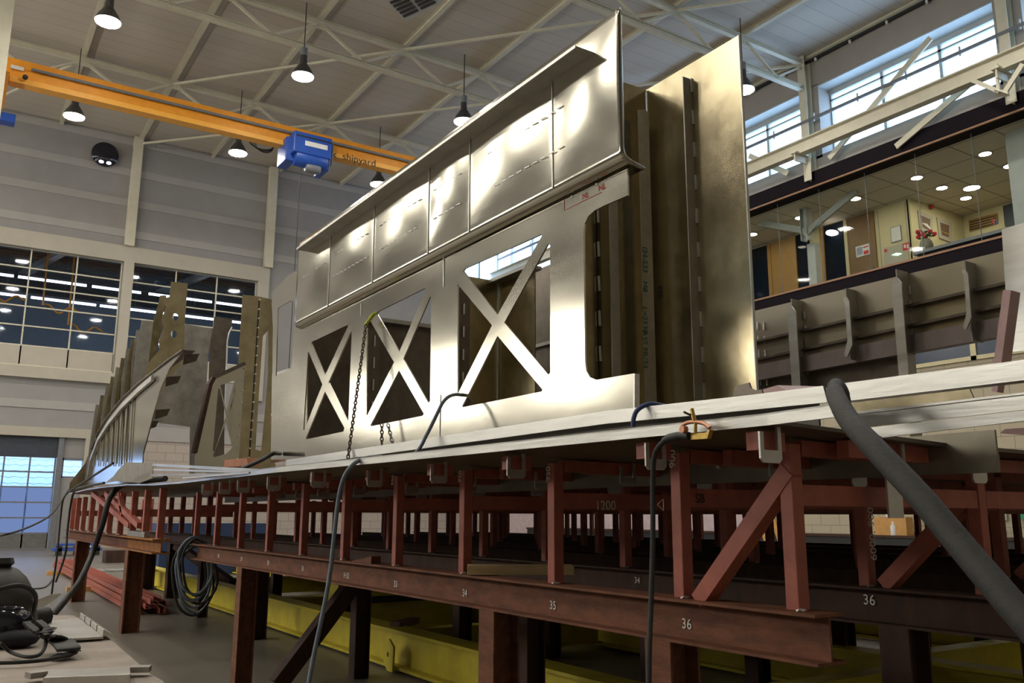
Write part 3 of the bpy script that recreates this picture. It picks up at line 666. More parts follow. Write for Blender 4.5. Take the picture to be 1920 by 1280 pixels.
# red rails across the rows
for y in [2.15]+FR:
    MB().bar((2.63, y, 1.18), (3.765, y, 1.18), .05, .075).build('cross_rail', PRIM, e1); MB().bar((2.64, y, 1.35), (3.765, y, 1.34), .05, .055).build('under_bar', PRIM, e1)
text('1200', 'chalk_mark', CHALK, ay(1135, 948, FY[35]-.026), (1, 0, 0), (0, 0, 1), .05, e1)
text('SB', 'ink_mark', BLACK, ay(1312, 935, FY[36]-.026), (1, 0, 0), (0, 0, 1), .04, e1)
MB().tube([ay(*q, FY[36]-.027) for q in ((1233, 945), (1244, 935), (1244, 957), (1233, 946))], .0012, 5).build('chalk_triangle', CHALK, e1)
rowlab = ['second', 'third', 'fourth', 'fifth', 'sixth', 'seventh']
for i in range(6):
    X = 3.8+1.2*i
    lab = f'{rowlab[i]} cradle row of dark beam and red posts under the hull'
    bl = [((X, 2.17, 1.20), (X, 2.62, .79), .070, PRIM)] if i < 2 else None
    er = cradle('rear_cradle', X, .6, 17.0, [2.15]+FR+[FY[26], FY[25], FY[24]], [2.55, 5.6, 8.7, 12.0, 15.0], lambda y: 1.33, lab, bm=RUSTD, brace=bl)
    er['group'] = 'cradle rows under the hull'
    for y in ([2.15]+FR if i < 5 else []): MB().bar((X+.035, y, 1.18), (X+1.165, y, 1.18), .05, .075).build('cross_rail', PRIM, er); MB().bar((X+.035, y, 1.33), (X+1.165, y, 1.33), .05, .055).build('under_bar', PRIM, er)
    if i == 0:
        MB().bar((3.78, 8.62, .56), ay(520, 1283, 8.62), .15, .15).build('brace', RUSTD, er)
        text('36', 'chalk_number', CHALK, ax(1630, 1125, 3.79), (0, -1, 0), (0, 0, 1), .05, er)
        text('34', 'chalk_number', CHALK, ax(1195, 1088, 3.79), (0, -1, 0), (0, 0, 1), .04, er)
        text('6000, 900', 'chalk_mark', CHALK, ay(1625, 1000, 2.60), (0, 0, 1), (-1, 0, 0), .045, er, off=.03)
# left cradle
use(HALL)
XLc = 1.7
LP = [8.30, 8.95, 9.6, 10.3, 11.0, 11.7, 12.4, 13.1, 13.7, 14.2]
zt2 = .893
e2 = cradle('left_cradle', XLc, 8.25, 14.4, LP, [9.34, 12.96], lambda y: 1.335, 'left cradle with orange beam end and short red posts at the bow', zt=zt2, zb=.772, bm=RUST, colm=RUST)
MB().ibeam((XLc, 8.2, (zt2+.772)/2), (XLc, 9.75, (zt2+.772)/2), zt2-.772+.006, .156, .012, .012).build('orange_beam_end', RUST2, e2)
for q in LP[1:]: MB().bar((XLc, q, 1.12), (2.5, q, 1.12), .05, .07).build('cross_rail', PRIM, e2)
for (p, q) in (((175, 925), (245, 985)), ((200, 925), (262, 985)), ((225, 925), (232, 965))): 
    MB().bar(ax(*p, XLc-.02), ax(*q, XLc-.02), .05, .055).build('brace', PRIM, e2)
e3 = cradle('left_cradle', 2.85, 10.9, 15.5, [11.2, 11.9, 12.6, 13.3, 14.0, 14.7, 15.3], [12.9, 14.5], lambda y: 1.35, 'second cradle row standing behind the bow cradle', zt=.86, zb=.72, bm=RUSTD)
MB().bar((2.85, 12.8, .70), (3.3, 11.6, .25), .10, .10).build('brace', RUSTD, e3)

# ============================================================ HULL
use(HULL)
# deck plate with bright edge profile
ED = [(2.25, 1.93), (2.2, 3.0), (2.12, 4.6), (2.02, 6.2)]
ED = [(x, y, plate_z(x)) for x, y in ED]+[tuple(ax(px, py, X)) for px, py, X in ((450, 891, 2.08), (380, 899, 2.2), (340, 904, 2.28), (290, 908, 2.33), (240, 908, 2.33), (200, 912, 2.33), (165, 917, 2.33), (130, 925, 2.33))]
e = empty('hull_bottom_plate', (4, 8, 1.39), 'aluminium hull bottom plate resting on the red cradles', 'hull plate')
b = MB(); edge = []
def zw(i, y): return 0 if y < 7.5 else .018*math.sin(y*2.4)
def edz(x, y): return plate_z(x)+zw(0, y)
fine = []
for p0, p1 in zip(ED, ED[1:]):
    for t in range(4): fine.append(tuple(lerp(a, c, t/4) for a, c in zip(p0, p1)))
fine.append(ED[-1])
ta, tb, ba, bb = [], [], [], []
for x, y, z in fine:
    ta.append(b.b.verts.new((x, y, z+.008))); ba.append(b.b.verts.new((x, y, z-.004)))
    zi = 1.37+max(0, z-1.41); tb.append(b.b.verts.new((10.2, y, zi+.008))); bb.append(b.b.verts.new((10.2, y, zi-.004)))
tm = [b.b.verts.new((3.3, y, 1.374+max(0, z-1.41)+.008)) for x, y, z in fine]; bm_ = [b.b.verts.new((3.3, y, 1.37+max(0, z-1.41)-.004)) for x, y, z in fine]
for i in range(len(fine)-1):
    for A, B in ((ta, tm), (tm, tb), (ba, bm_), (bm_, bb), (ta, ba), (tb, bb)): b.b.faces.new((A[i], A[i+1], B[i+1], B[i]))
for i in (0, -1): b.b.faces.new((ta[i], tm[i], bm_[i], ba[i])); b.b.faces.new((tm[i], tb[i], bb[i], bm_[i]))
b.build('plate', ALUD, e)
# edge extrusion
pr = MB(); L1 = []
for q in [(2.23, 1.63, 1.406)]+fine: L1.append(q)
for a, c in zip(L1, L1[1:]):
    h = .028 if a[1] < 7.6 else .012
    a, c = Vector(a), Vector(c)
    pr.hexa([a+V(-.012, 0, -.012), a+V(.0, 0, -.012), c+V(0, 0, -.012), c+V(-.012, 0, -.012), a+V(-.012, 0, h), a+V(0, 0, h), c+V(0, 0, h), c+V(-.012, 0, h)])
    pr.hexa([a+V(-.012, 0, h-.006), a+V(.02, 0, h-.006), c+V(.02, 0, h-.006), c+V(-.012, 0, h-.006), a+V(-.012, 0, h), a+V(.02, 0, h), c+V(.02, 0, h), c+V(-.012, 0, h)])
pr.build('edge_profile', ALUB, e)
# hangers and their red bars under the plate
for i, hx in enumerate((1430, 1217, 959, 816, 698, 594, 512, 456, 422, 390)):
    xe = 2.30 if hx > 600 else 2.12
    y = ax(hx, 860, xe)[1]
    MB().bar((xe-.025, y+.02, 1.352), (xe+.11, y+.02, 1.352), .05, .062).build('stub_bar', PRIM, e1); MB().bar((xe+.45, y+.02, 1.345), (3.76, y+.02, 1.34), .05, .062).build('stub_bar', PRIM, e1)
    for k_, x in enumerate((xe+.01, xe+.70, xe+1.25)):
        z = plate_z(x)-.004; hw = .052
        o_ = [(x-hw, z-.02), (x-hw, z-.108), (x-hw+.014, z-.122), (x+hw-.014, z-.122), (x+hw, z-.108), (x+hw, z), (x+.034, z), (x+.034, z-.08), (x-.034, z-.08), (x-.034, z-.02)]
        MB().plate([[V(a, y-.03, c) for a, c in o_]], (0, .008, 0)).build('hanger', ALUB, e)
# centre girder below the plate
g = MB(); X = 3.24
g.plate([[V(X, 1.74, 1.265), V(X, 1.74, 1.42), V(X, 12, 1.39), V(X, 12, 1.265)]], (.012, 0, 0))
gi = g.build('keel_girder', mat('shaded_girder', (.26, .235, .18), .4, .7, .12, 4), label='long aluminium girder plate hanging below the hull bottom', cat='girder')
for y in (2.25, 3.1, 4.0, 5.3): MB().ball((X-.02, y, plate_z(X)-.03), .014, n=1).build('tack_weld', WELD, gi)
MB().plate([[V(2.98, 2.02, 1.10), V(3.07, 2.02, 1.10), V(3.07, 2.02, 1.37), V(2.98, 2.02, 1.37)]], (0, .008, 0)).build('girder_bracket', ALUB, label='bright upright aluminium bracket beside the thick black hose', cat='bracket')
# base strip in front of the panel with tack welds underneath
XS = 2.47
t1 = ax(536, 875, XS)
STR = [((536, 862), (536, 875)), ((1136, 770), (1136, 794)), ((1400, 741), (1400, 769)), ((1543, 723), (1551, 754))]
mb = MB()
mb.plate([pxX([a for a, b in STR]+[b for a, b in STR[::-1]], XS)], (.012, 0, 0))
bs = mb.build('base_strip', ALUB, label='long bright aluminium flat bar along the foot of the hull panel', cat='flat bar')
MB().box((XS+.05, 1.95, 1.41), (XS+.06, t1[1], 1.53)).build('gap_shade_web', mat('gap_shade_metal', (.10, .09, .075), .5, .5), bs)  # dark plate whose colour stands in for the shaded gap below the strip
for i in range(26):
    y = 2.6+i*.20
    MB().ball((XS+.015, y+.05*random.random(), 1.438), .011, n=1).build('tack_weld', WELD, bs)
# ---- main side panel: bulged plate between frames
XP = 2.60
e = empty('hull_side_panel', (XP, 5.3, 1.5), 'large shiny aluminium hull side panel with X-braced windows', 'hull panel')
YA, YZ = 3.03, 7.68; NYs, NZs = 120, 26
FRW = [3.03, 3.61, 4.5, 5.05, 5.95, 6.85, 7.68]
def bulge(y, z):
    for a, c in zip(FRW, FRW[1:]):
        if a <= y <= c+1e-6:
            t = (y-a)/(c-a); break
    else: t = 0
    v = (z-2.8)/.78; return -.013*math.sin(PI*t)*math.sin(PI*min(max(v-.08, 0)/.92, 1))**.8
def ztop_p(y): return 3.586
def curved(z): return 0
b = MB(); b.smooth = True
prof = []   # (dx, z): plate up to top, then the rolled knuckle turning inboard
R_ = .05
for j in range(NZs+1): prof.append((0, 3.586-(3.586-2.84)*j/NZs, 1))
for j in range(1, 7): a = j/6*PI/2*.86; prof.append((R_*(1-math.cos(a)), 2.84-R_*math.sin(a), 0))
prof.append((.135, 2.768, 0))
rows = []
for i in range(NYs+1):
    y = YA+(YZ-YA)*i/NYs; rows.append([b.b.verts.new((XP+dx+(bulge(y, z) if f_ else 0), y, z)) for dx, z, f_ in prof])
for A, B in zip(rows, rows[1:]):
    for j in range(len(prof)-1): b.b.faces.new((A[j], A[j+1], B[j+1], B[j]))
up = b.build('upper_plate', ALU, e); sm = up.modifiers.new('thick', 'SOLIDIFY'); sm.thickness = .008; sm.offset = 0
# top flange
zf = ax(1080, 88, XP-.12)[2]
MB().box((XP-.12, ax(1080, 88, XP-.12)[1], zf-.004), (XP-.004, ax(557, 460, XP-.12)[1], zf+.006)).build('top_flange', ALU3, e)
MB().box((XP-.125, ax(1080, 88, XP-.12)[1], zf-.005), (XP-.12, ax(557, 460, XP-.12)[1], zf+.012)).build('flange_edge', ALUB, e)
for y in FRW[1:-1]: MB().bar((XP-.006, y, 2.82), (XP-.006, y, zf), .006, .008, up=(0, 1, 0)).build('seam_weld', ALUB, e)
wl = MB()
for y0_, y1_, z in ((3.5, 4.3, 3.25), (3.5, 4.2, 3.02), (4.6, 4.98, 3.24), (4.6, 4.98, 3.04), (5.15, 5.85, 3.24), (5.2, 5.85, 3.05), (6.05, 6.75, 3.24), (6.05, 6.75, 3.05), (6.95, 7.5, 3.22)):
    y = y0_
    while y < y1_-.05: wl.bar((XP-.014, y, z), (XP-.014, y+.05, z+.003), .004, .005); y += .08
wl.build('stitch_weld', ALUB, e)
# lower plate with the X windows
XP2 = 2.665
def c5(pts): return [(500+x/3.2, 430+y/3.2) for x, y in pts]
outer = [(1176, 316), (1177, 366), (1135, 384), (1115, 394), (1103, 405), (1096, 420), (1094, 440), (1097, 680), (1099, 695), (1106, 707), (1118, 712), (1187, 700), (1188, 772), (900, 812), (572, 857), (556, 622)]
W3 = [c5([(1180, 250), (1190, 235), (1645, 30), (1650, 38), (1385, 512)]), c5([(1145, 330), (1150, 332), (1352, 575), (1148, 985), (1145, 980)]), c5([(1385, 638), (1655, 960), (1650, 972), (1178, 1066), (1172, 1060)]), c5([(1425, 558), (1688, 85), (1700, 95), (1702, 860), (1690, 872)])]
W2 = [c5([(662, 505), (668, 492), (950, 352), (957, 358), (795, 735)]), c5([(600, 560), (620, 545), (764, 796), (602, 1118), (599, 1110)]), c5([(794, 845), (943, 1105), (936, 1117), (628, 1180), (622, 1174)]), c5([(820, 775), (980, 402), (987, 410), (980, 1030), (970, 1040)])]
W1 = [c5([(268, 682), (272, 674), (484, 573), (488, 580), (350, 875)]), c5([(248, 735), (252, 735), (334, 930), (224, 1208), (220, 1200)]), c5([(350, 972), (466, 1190), (460, 1212), (240, 1258), (235, 1252)]), c5([(372, 915), (505, 612), (510, 618), (490, 1145), (484, 1147)])]
b = MB().plate([pxX(outer, XP2)]+[pxX(h, XP2) for h in W3+W2+W1], (.010, 0, 0)); b.build('window_plate', ALU, e)
MB().plate([pxX([(1187, 700), (1190, 700), (1190, 768), (1187, 768)], XP2-.002)], (.03, 0, 0)).build('edge_strip', ALUB, e)
MB().ball(ax(1119, 346, XP2), .010, n=1).ball(ax(1073, 369, XP2), .010, n=1).build('tack_weld', WELD, e)
text('NL', 'red_mark', REDINK, ax(1098, 367, XP2-.001), (0, -1, .0), (0, 0, 1), .030, e)
text('NL', 'red_mark', REDINK, ax(1129, 351, XP2-.001), (0, -1, 0), (0, 0, 1), .034, e)
MB().tube([ax(*q, XP2-.001) for q in ((1058, 372), (1058, 394), (1128, 360))], .0014, 5).build('red_line', REDINK, e)
for q0, q1 in (((832, 478), (832, 538)), ((677, 568), (677, 592))):
    MB().bar(ax(*q0, XP2-.002), ax(*q1, XP2-.002), .006, .008, up=(0, 1, 0)).build('seam_weld', WELD, e)
MB().bar(ax(826, 740, XP2-.002), ax(824, 820, XP2-.002), .004, .006, up=(0, 1, 0)).build('seam_weld', ALUB, e)
# continuation of the side panel towards the bow, with slots
XQ = 2.62
e = empty('slotted_side_panel', (XQ, 8.3, 1.5), 'aluminium side panel with a round-cornered slot left of the big panel', 'hull panel')
MB().plate([pxX([(566, 500), (538, 518), (510, 548), (512, 600), (508, 868), (575, 858), (575, 500)], XQ+.1), pxX([(521, 578), (526, 574), (546, 563), (551, 567), (552, 600), (546, 690), (517, 705)], XQ+.1)], (.01, 0, 0)).build('plate', ALU, e)
# stiffened small panel seen between
e = empty('stiffened_plate', tuple(ax(525, 760, 3.1)), 'small ribbed plate with welded bars beside the slotted panel', 'plate')
MB().plate([pxX([(510, 700), (543, 690), (541, 845), (508, 850)], 3.0)], (.01, 0, 0)).build('plate', ALU3, e)
for x in (513, 523, 535): MB().bar(ax(x+2, 703, 2.96), ax(x-1, 850, 2.96), .03, .012, up=(0, 1, 0)).build('rib', ALUB, e)
for y in (777, 842): MB().bar(ax(510, y, 2.95), ax(541, y-12, 2.95), .02, .02).build('cross_bar', ALUB, e)
# ---- transverse frames / plates towards the bow (each a thing)
use(HALL)
def yplate(name, pts, Y, m, label, cat, holes=(), th=.010, par=None):
    return MB().plate([pxY(pts, Y)]+[pxY(h, Y) for h in holes], (0, th, 0)).build(name, m, par, label=label, cat=cat)
# gold frame with bolt-like weld dots
f = yplate('web_plate', [(455, 552), (487, 556), (509, 561), (516, 690), (508, 840), (520, 885), (438, 885), (449, 800), (452, 700), (447, 680)], 10.3, ALU2, 'gold-toned web frame with dotted weld seam left of panels', 'web frame', holes=[[(493, 630), (503, 619), (503, 700), (497, 770), (490, 845), (479, 842), (486, 730)]])
for i in range(18):
    t = i/17; MB().ball(ay(487-14*t*1.0-6*t*t, 562+296*t, 10.29), .014, n=1).build('weld_dot', WELD, f)
MB().bar(ay(487, 560, 10.285), ay(468, 860, 10.285), .008, .006).build('seam', GAPM, f)
# X-cut trapezoid frame with brown flange
f = yplate('braced_web', [(459, 683), (404, 708), (396, 720), (366, 850), (364, 886), (446, 886)], 9.9, ALU, 'trapezoid aluminium frame with X cut-out and dark flange', 'web frame',
           holes=[[(409, 729), (412, 728), (424, 780), (402, 846), (399, 845)], [(413, 722), (440, 713), (425, 772)], [(424, 790), (436, 838), (425, 850), (401, 857), (400, 852)], [(442, 718), (434, 832), (428, 782)]], th=.008)
for p, q in (((459, 683), (402, 709)), ((402, 709), (395, 722)), ((395, 722), (366, 850))):
    MB().bar(ay(p[0]-2, p[1]-1, 9.86), ay(q[0]-2, q[1]-1, 9.86), .04, .12, up=(0, 1, 0) if 0 else (0, -1, 0)).build('flange', RUSTD if q[1] > 715 else ALUD, f)
for i in range(9): MB().ball(ay(458-13*i/8, 690+170*i/8, 9.89), .011, n=1).build('weld_dot', WELD, f)
yplate('tall_plate', [(402, 594), (436, 598), (434, 612), (426, 632), (421, 790), (420, 896), (386, 896), (388, 800), (394, 640), (400, 612)], 12.0, ALUD, 'dark upright plate with white weld edge beside the gold frame', 'plate')
MB().tube([ay(*q, 11.98) for q in ((435, 613), (429, 625), (426, 640), (421, 790))], .012, 6).build('weld_edge', WELD, label='bright weld bead running down the dark upright plate', cat='weld')
yplate('wide_plate', [(348, 607), (397, 616), (395, 640), (391, 660), (386, 740), (374, 840), (366, 890), (355, 890), (356, 800), (280, 790), (296, 715), (344, 640)], 12.6, ALU3, 'wide grey aluminium bulkhead plate between the bow frames', 'bulkhead')
yplate('notched_web', [(321, 528), (352, 531), (347, 600), (344, 680), (302, 725), (276, 800), (258, 895), (240, 895), (262, 740), (278, 680), (300, 655), (298, 640), (308, 612), (303, 600), (311, 575), (307, 560), (318, 556)], 11.6, ALU2, 'tall brown frame with two round holes at the bow', 'web frame',
       holes=[[(329+5.5*math.cos(a*PI/6), 594+7*math.sin(a*PI/6)) for a in range(12)], [(326+5.5*math.cos(a*PI/6), 626+7*math.sin(a*PI/6)) for a in range(12)]])
yplate('notched_web', [(300, 554), (312, 553), (309, 575), (303, 600), (306, 612), (297, 640), (293, 700), (262, 800), (250, 895), (235, 895), (262, 730), (277, 690), (288, 600), (297, 570)], 12.2, ALU2, 'narrow gold frame just left of the frame with round holes', 'web frame')
yplate('wide_plate', [(266, 600), (288, 602), (282, 700), (245, 800), (235, 895), (215, 895), (248, 725), (256, 650)], 13.0, ALU3, 'upright plain plate left of the narrow gold frame', 'plate')
for i in range(9):
    t = i; x = 256-i*9.6; y = 618+i*17.5; Y = 13.1+.07*i
    xr = x+22; pts = [(x, y), (x+9, y+1), (x+8, y+24), (x+13, y+30), (x+12, y+46), (x+18, y+52), (x+6, 900), (x-20, 900), (x-9, y+60), (x-4, y+28)]
    yplate('bow_rib', pts, Y, ALU2 if i % 2 else ALU3, f'{["first", "second", "third", "fourth", "fifth", "sixth", "seventh", "eighth", "ninth"][i]} stepped frame counted from the plain plate down to the bow', 'web frame')
# ---- curved bow side with top flange
XBw = 1.8
def bow(px_, x=XBw): return ax(px_[0], px_[1], x)
top = [(345, 655), (320, 672), (290, 695), (262, 717), (230, 747), (205, 778), (186, 808), (172, 845), (166, 880)]
bot = [(262, 872), (240, 905), (170, 905)]
holes = []
for i in range(8):
    x = 240-i*9; ty = 757+i*9.5; by = 872-i*1.5
    holes.append([(x, ty), (x+4.2-i*.15, ty+.5), (x-1.2, by), (x-4.5+i*.1, by)])
e = empty('bow_side_panel', tuple(bow((240, 880))), 'curved ribbed aluminium bow side with bluish shine', 'hull panel')
outline = [(345, 655), (318, 690), (300, 730), (285, 785), (268, 850), (264, 905), (163, 908), (163, 880), (172, 845), (186, 808), (205, 778), (230, 747), (262, 717), (290, 695), (320, 672)]
MB().plate([pxX(outline, XBw)]+[pxX(h, XBw) for h in holes], (.012, 0, 0)).build('side_plate', ALU, e)
fl = MB()
for p, q in zip(top, top[1:]):
    a, c = bow(p), bow(q); fl.hexa([a+V(-.02, 0, -.01), a+V(.10, 0, -.01), c+V(.10, 0, -.01), c+V(-.02, 0, -.01), a+V(-.02, 0, .0), a+V(.10, 0, .0), c+V(.10, 0, 0), c+V(-.02, 0, 0)])
fl.build('top_flange', ALUD, e)
fl = MB(); off = [(p[0]-1+2*(i > 2), p[1]+14+2*(i > 3)) for i, p in enumerate(top)]
for p, q in zip(off[2:], off[3:]):
    a, c = bow(p, XBw-.01), bow(q, XBw-.01); fl.hexa([a+V(-.03, 0, -.03), a+V(.0, 0, -.03), c+V(0, 0, -.03), c+V(-.03, 0, -.03), a+V(-.03, 0, .03), a+V(0, 0, .03), c+V(0, 0, .03), c+V(-.03, 0, .03)])
fl.build('rub_rail', ALUB, e)
for i in range(9):
    x = 250-i*10; MB().bar(bow((x, 742+i*11), XBw-.012), bow((x-8+i*.4, 874), XBw-.012), .012, .02, up=(0, 1, 0)).build('rib', ALU, e)
for q in ((345, 664), (312, 706), (292, 768), (272, 790)):
    a = bow(q, XBw+.02); MB().hexa([a, a+V(.14, 0, .02), a+V(.12, .02, -.05), a+V(0, .02, -.10), a+V(0, .008, 0), a+V(.14, .01, .02), a+V(.12, .03, -.05), a+V(0, .03, -.10)]).build('bracket', ALUD, e)
yplate('stem_plate', [(170, 840), (160, 868), (131, 905), (128, 925), (175, 912)], 14.3, ALU2, 'gold stem plate at the very tip of the bow', 'plate')
# tan plate and rails lying on the deck near the bow
MB().plate([pxX([(236, 866), (287, 868), (286, 896), (262, 905), (216, 902), (197, 905), (212, 893), (222, 880)], 1.72)], (.008, 0, 0)).build('tan_plate', mat('tan_plate', (.30, .26, .18), .5, .6, .1), label='tan notched plate standing on the hull edge near the bow', cat='plate')
use(HULL)
for i, (p, q, h, X) in enumerate((((288, 871), (520, 884), .03, 2.35), ((290, 880), (500, 886), .02, 2.25), ((285, 890), (450, 889), .02, 2.1), ((345, 896), (470, 886), .015, 2.05))):
    a, c = ax(*p, X), ax(*q, X); MB().bar(a, c, .03, h).build('deck_rail', ALUB if i != 2 else ALU3, label=('uppermost aluminium rail lying along the deck toward the bow', 'second aluminium rail below the uppermost on the deck', 'dull third rail lying low on the deck edge', 'short lowest rail beside the deck edge')[i], cat='rail')
p = [ax(x, y, 2.5) for x, y in ((421, 862), (463, 858), (465, 873), (419, 876))]
MB().plate([p], (.12, 0, 0)).build('timber_block', mat('reddish_block', (.40, .15, .07), .7), label='reddish timber block on deck under the braced frame', cat='block')

# ---- inner structure
e = empty('inner_bulkhead', (4.0, 4, 1.4), 'tall gold-stained bulkhead plate with welded stiffeners, right of panel', 'bulkhead')
XI = 4.0
MB().box((XI, 3.52, 1.39), (XI+.012, 4.40, 4.13)).build('plate', ALU2, e)
MB().box((XI-.004, 3.515, 1.39), (XI+.016, 3.522, 4.13)).build('bright_edge', ALUB, e)
def stiff(p_top, p_bot, X, depth, nm, m, nweld=11, thick=.008):
    a = ax(*p_top, X); c = ax(*p_bot, X); y = (a[1]+c[1])/2
    MB().box((X-depth, y-thick/2, 1.41), (X, y+thick/2, a[2])).build(nm, m, e)
    for i in range(nweld):
        z = 1.6+(a[2]-1.7)*i/(nweld-1); MB().bar((X-.006, y-.012, z), (X-.006, y-.012, z+.10), .012, .012).build('weld_bead', WELD, e)
stiff((1293, 150), (1320, 745), XI, .075, 'stiffener', ALU3)
e = empty('web_bulkhead', (3.3, 4.42, 1.4), 'gold-stained cross bulkhead behind the right end of the side panel', 'bulkhead')
MB().box((ay(1094, 500, 4.4)[0], 4.40, 1.39), (3.99, 4.412, 4.13)).build('plate', ALU2, e)
q = ay(1121, 420, 4.39)
for i in range(9):
    z = 1.62+i*.235; MB().bar((q[0], 4.385, z), (q[0]-.004, 4.385, z+.10), .012, .012).build('weld_bead', WELD, e)
MB().box((q[0]+.03, 4.30, 1.41), (q[0]+.10, 4.31, 3.9)).build('stiffener', ALU3, e)
MB().box((q[0]-.004, 4.393, 1.41), (q[0]+.004, 4.399, 3.9)).build('seam', GAPM, e)
# loose marked flat bar standing in front
a0, a1 = ay(1197, 210, 4.30), ay(1216, 210, 4.30); zt_b = ay(1207, 204, 4.30)[2]
fb = MB().plate([[V(a0[0], 4.30, 1.42), V(a1[0], 4.30, 1.42), V(a1[0], 4.30, zt_b-.02), V((a0[0]+a1[0])/2+.01, 4.30, zt_b), V(a0[0], 4.30, zt_b-.02)]], (0, .008, 0)).build('marked_flat_bar', ALUB, label='pale flat bar with green handwritten marks before the bulkhead', cat='flat bar')
for t, y, h in (('f34-S33', 487, .045), ('M8', 537, .045), ('L=2538', 600, .045), ('ASS FR/34', 655, .045)):
    text(t, 'ink_mark', GREENINK, ay(1209, y, 4.298), (0, 0, -1), (1, 0, 0), h, fb)
text('M8', 'ink_mark', BLACK, ay(1237, 548, 4.395) if 0 else ax(1237, 548, XI-.001), (0, 0, -1), (0, -1, 0), .05, bpy.data.objects['inner_bulkhead'])
# box section seen through window three
e = empty('window_bulkhead', (3.6, 6.4, 1.4), 'brown plate box seen through the largest X window', 'bulkhead')
MB().box((ay(868, 600, 6.4)[0], 6.40, 1.40), (3.99, 6.41, 3.15)).build('cross_plate', ALU2, e); MB().box((4.0, 5.83, 1.40), (4.01, 6.41, 3.13)).build('side_plate', ALU2, e)
MB().bar((3.985, 6.385, 1.42), (3.985, 6.385, 3.12), .012, .012, up=(0, 1, 0)).build('seam_weld', WELD, e)
MB().box((3.9, 5.8, 3.12), (4.05, 6.5, 3.15)).build('top_flange', ALU3, e)
q = ay(868, 600, 5.45)
e = empty('window_stiffener', (q[0], 5.45, 1.4), 'dark upright with stitch welds at left of the largest window', 'stiffener')
MB().box((q[0]-.08, 5.45, 1.41), (q[0]+.06, 5.46, 2.75)).build('plate', ALUD, e)
for i in range(6): MB().bar((q[0], 5.44, 1.7+i*.17), (q[0], 5.44, 1.78+i*.17), .012, .012).build('weld_bead', WELD, e)
q = ay(705, 650, 7.2)
e = empty('window_stiffener', (q[0], 7.2, 1.4), 'dark upright with stitch welds behind the yellow hook', 'stiffener')
MB().box((q[0]-.10, 7.2, 1.41), (q[0]+.04, 7.21, 2.75)).build('plate', ALUD, e)
for i in range(6): MB().bar((q[0]-.02, 7.19, 1.6+i*.2), (q[0]-.02, 7.19, 1.7+i*.2), .012, .012).build('weld_bead', WELD, e)
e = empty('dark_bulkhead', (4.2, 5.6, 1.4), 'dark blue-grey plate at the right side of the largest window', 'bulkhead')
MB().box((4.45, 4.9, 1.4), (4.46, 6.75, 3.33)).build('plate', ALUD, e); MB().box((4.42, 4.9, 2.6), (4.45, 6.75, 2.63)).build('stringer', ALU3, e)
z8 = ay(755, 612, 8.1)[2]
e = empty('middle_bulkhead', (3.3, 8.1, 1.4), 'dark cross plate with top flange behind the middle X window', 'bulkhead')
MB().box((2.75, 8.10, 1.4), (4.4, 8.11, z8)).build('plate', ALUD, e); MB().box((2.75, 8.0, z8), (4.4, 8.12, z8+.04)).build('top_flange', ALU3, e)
e = empty('ribbed_bulkhead', (3.2, 9.3, 1.4), 'dark brown plate with horizontal ribs behind the smallest window', 'bulkhead')
XA_, XC_ = ay(566, 700, 9.3)[0], ay(668, 700, 9.3)[0]
MB().box((XA_, 9.3, 1.4), (XC_, 9.31, 3.25)).build('plate', mat('dark_brown_plate', (.13, .09, .075), .5, .5, .3, 6), e)  # dark brown base colour varied by noise
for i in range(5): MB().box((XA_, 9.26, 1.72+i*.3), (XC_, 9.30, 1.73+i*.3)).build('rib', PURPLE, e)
# small notched plate and pink plate on the strip at right
MB().plate([pxX([(1374, 742), (1378, 724), (1404, 717), (1408, 728), (1417, 731), (1428, 730), (1430, 738)], 2.7)], (.008, 0, 0)).build('notched_plate', ALUD, label='small dark notched plate standing on the strip by bulkhead', cat='plate')
MB().plate([pxX([(1426, 731), (1457, 722), (1476, 733), (1428, 737)], 2.9)], (.3, 0, .02)).build('pink_plate', PURPLE, label='pinkish offcut plate behind the small notched plate', cat='plate')
# ---- longitudinal bars at the right edge
def longbar(name, pts, X, m, lab, th=.02, cat='bar'):
    return MB().plate([pxX(pts, X)], (th, 0, 0)).build(name, m, label=lab, cat=cat)
longbar('long_bar', [(1566, 720), (1990, 665), (1990, 704), (1584, 752)], 2.95, ALUB, 'uppermost long bright bar right of the thick hose', .06)
o = longbar('channel_bar', [(1600, 779), (1990, 733), (1990, 760), (1632, 800)], 2.72, ALUB, 'ribbed bright channel below the uppermost bar', .006)
MB().plate([pxX([(1600, 772), (1990, 727), (1990, 731), (1600, 777)], 2.72)], (.05, 0, .0)).build('top_lip', ALUB, o)
longbar('channel_bar', [(1626, 802), (1990, 762), (1990, 780), (1655, 820)], 2.55, ALUB, 'lowest bright channel above the dark girder plate', .01)
longbar('backing_plate', [(1585, 752), (1815, 724), (1826, 748), (1610, 776)], 3.5, ALU2, 'gold-brown plate between the bright long bars', .01, 'plate')
longbar('bright_offcut', [(1875, 812), (1884, 804), (1990, 797), (1990, 820)], 2.9, PURPLE, 'pinkish bright offcut at the right edge below the channels', .02, 'plate')
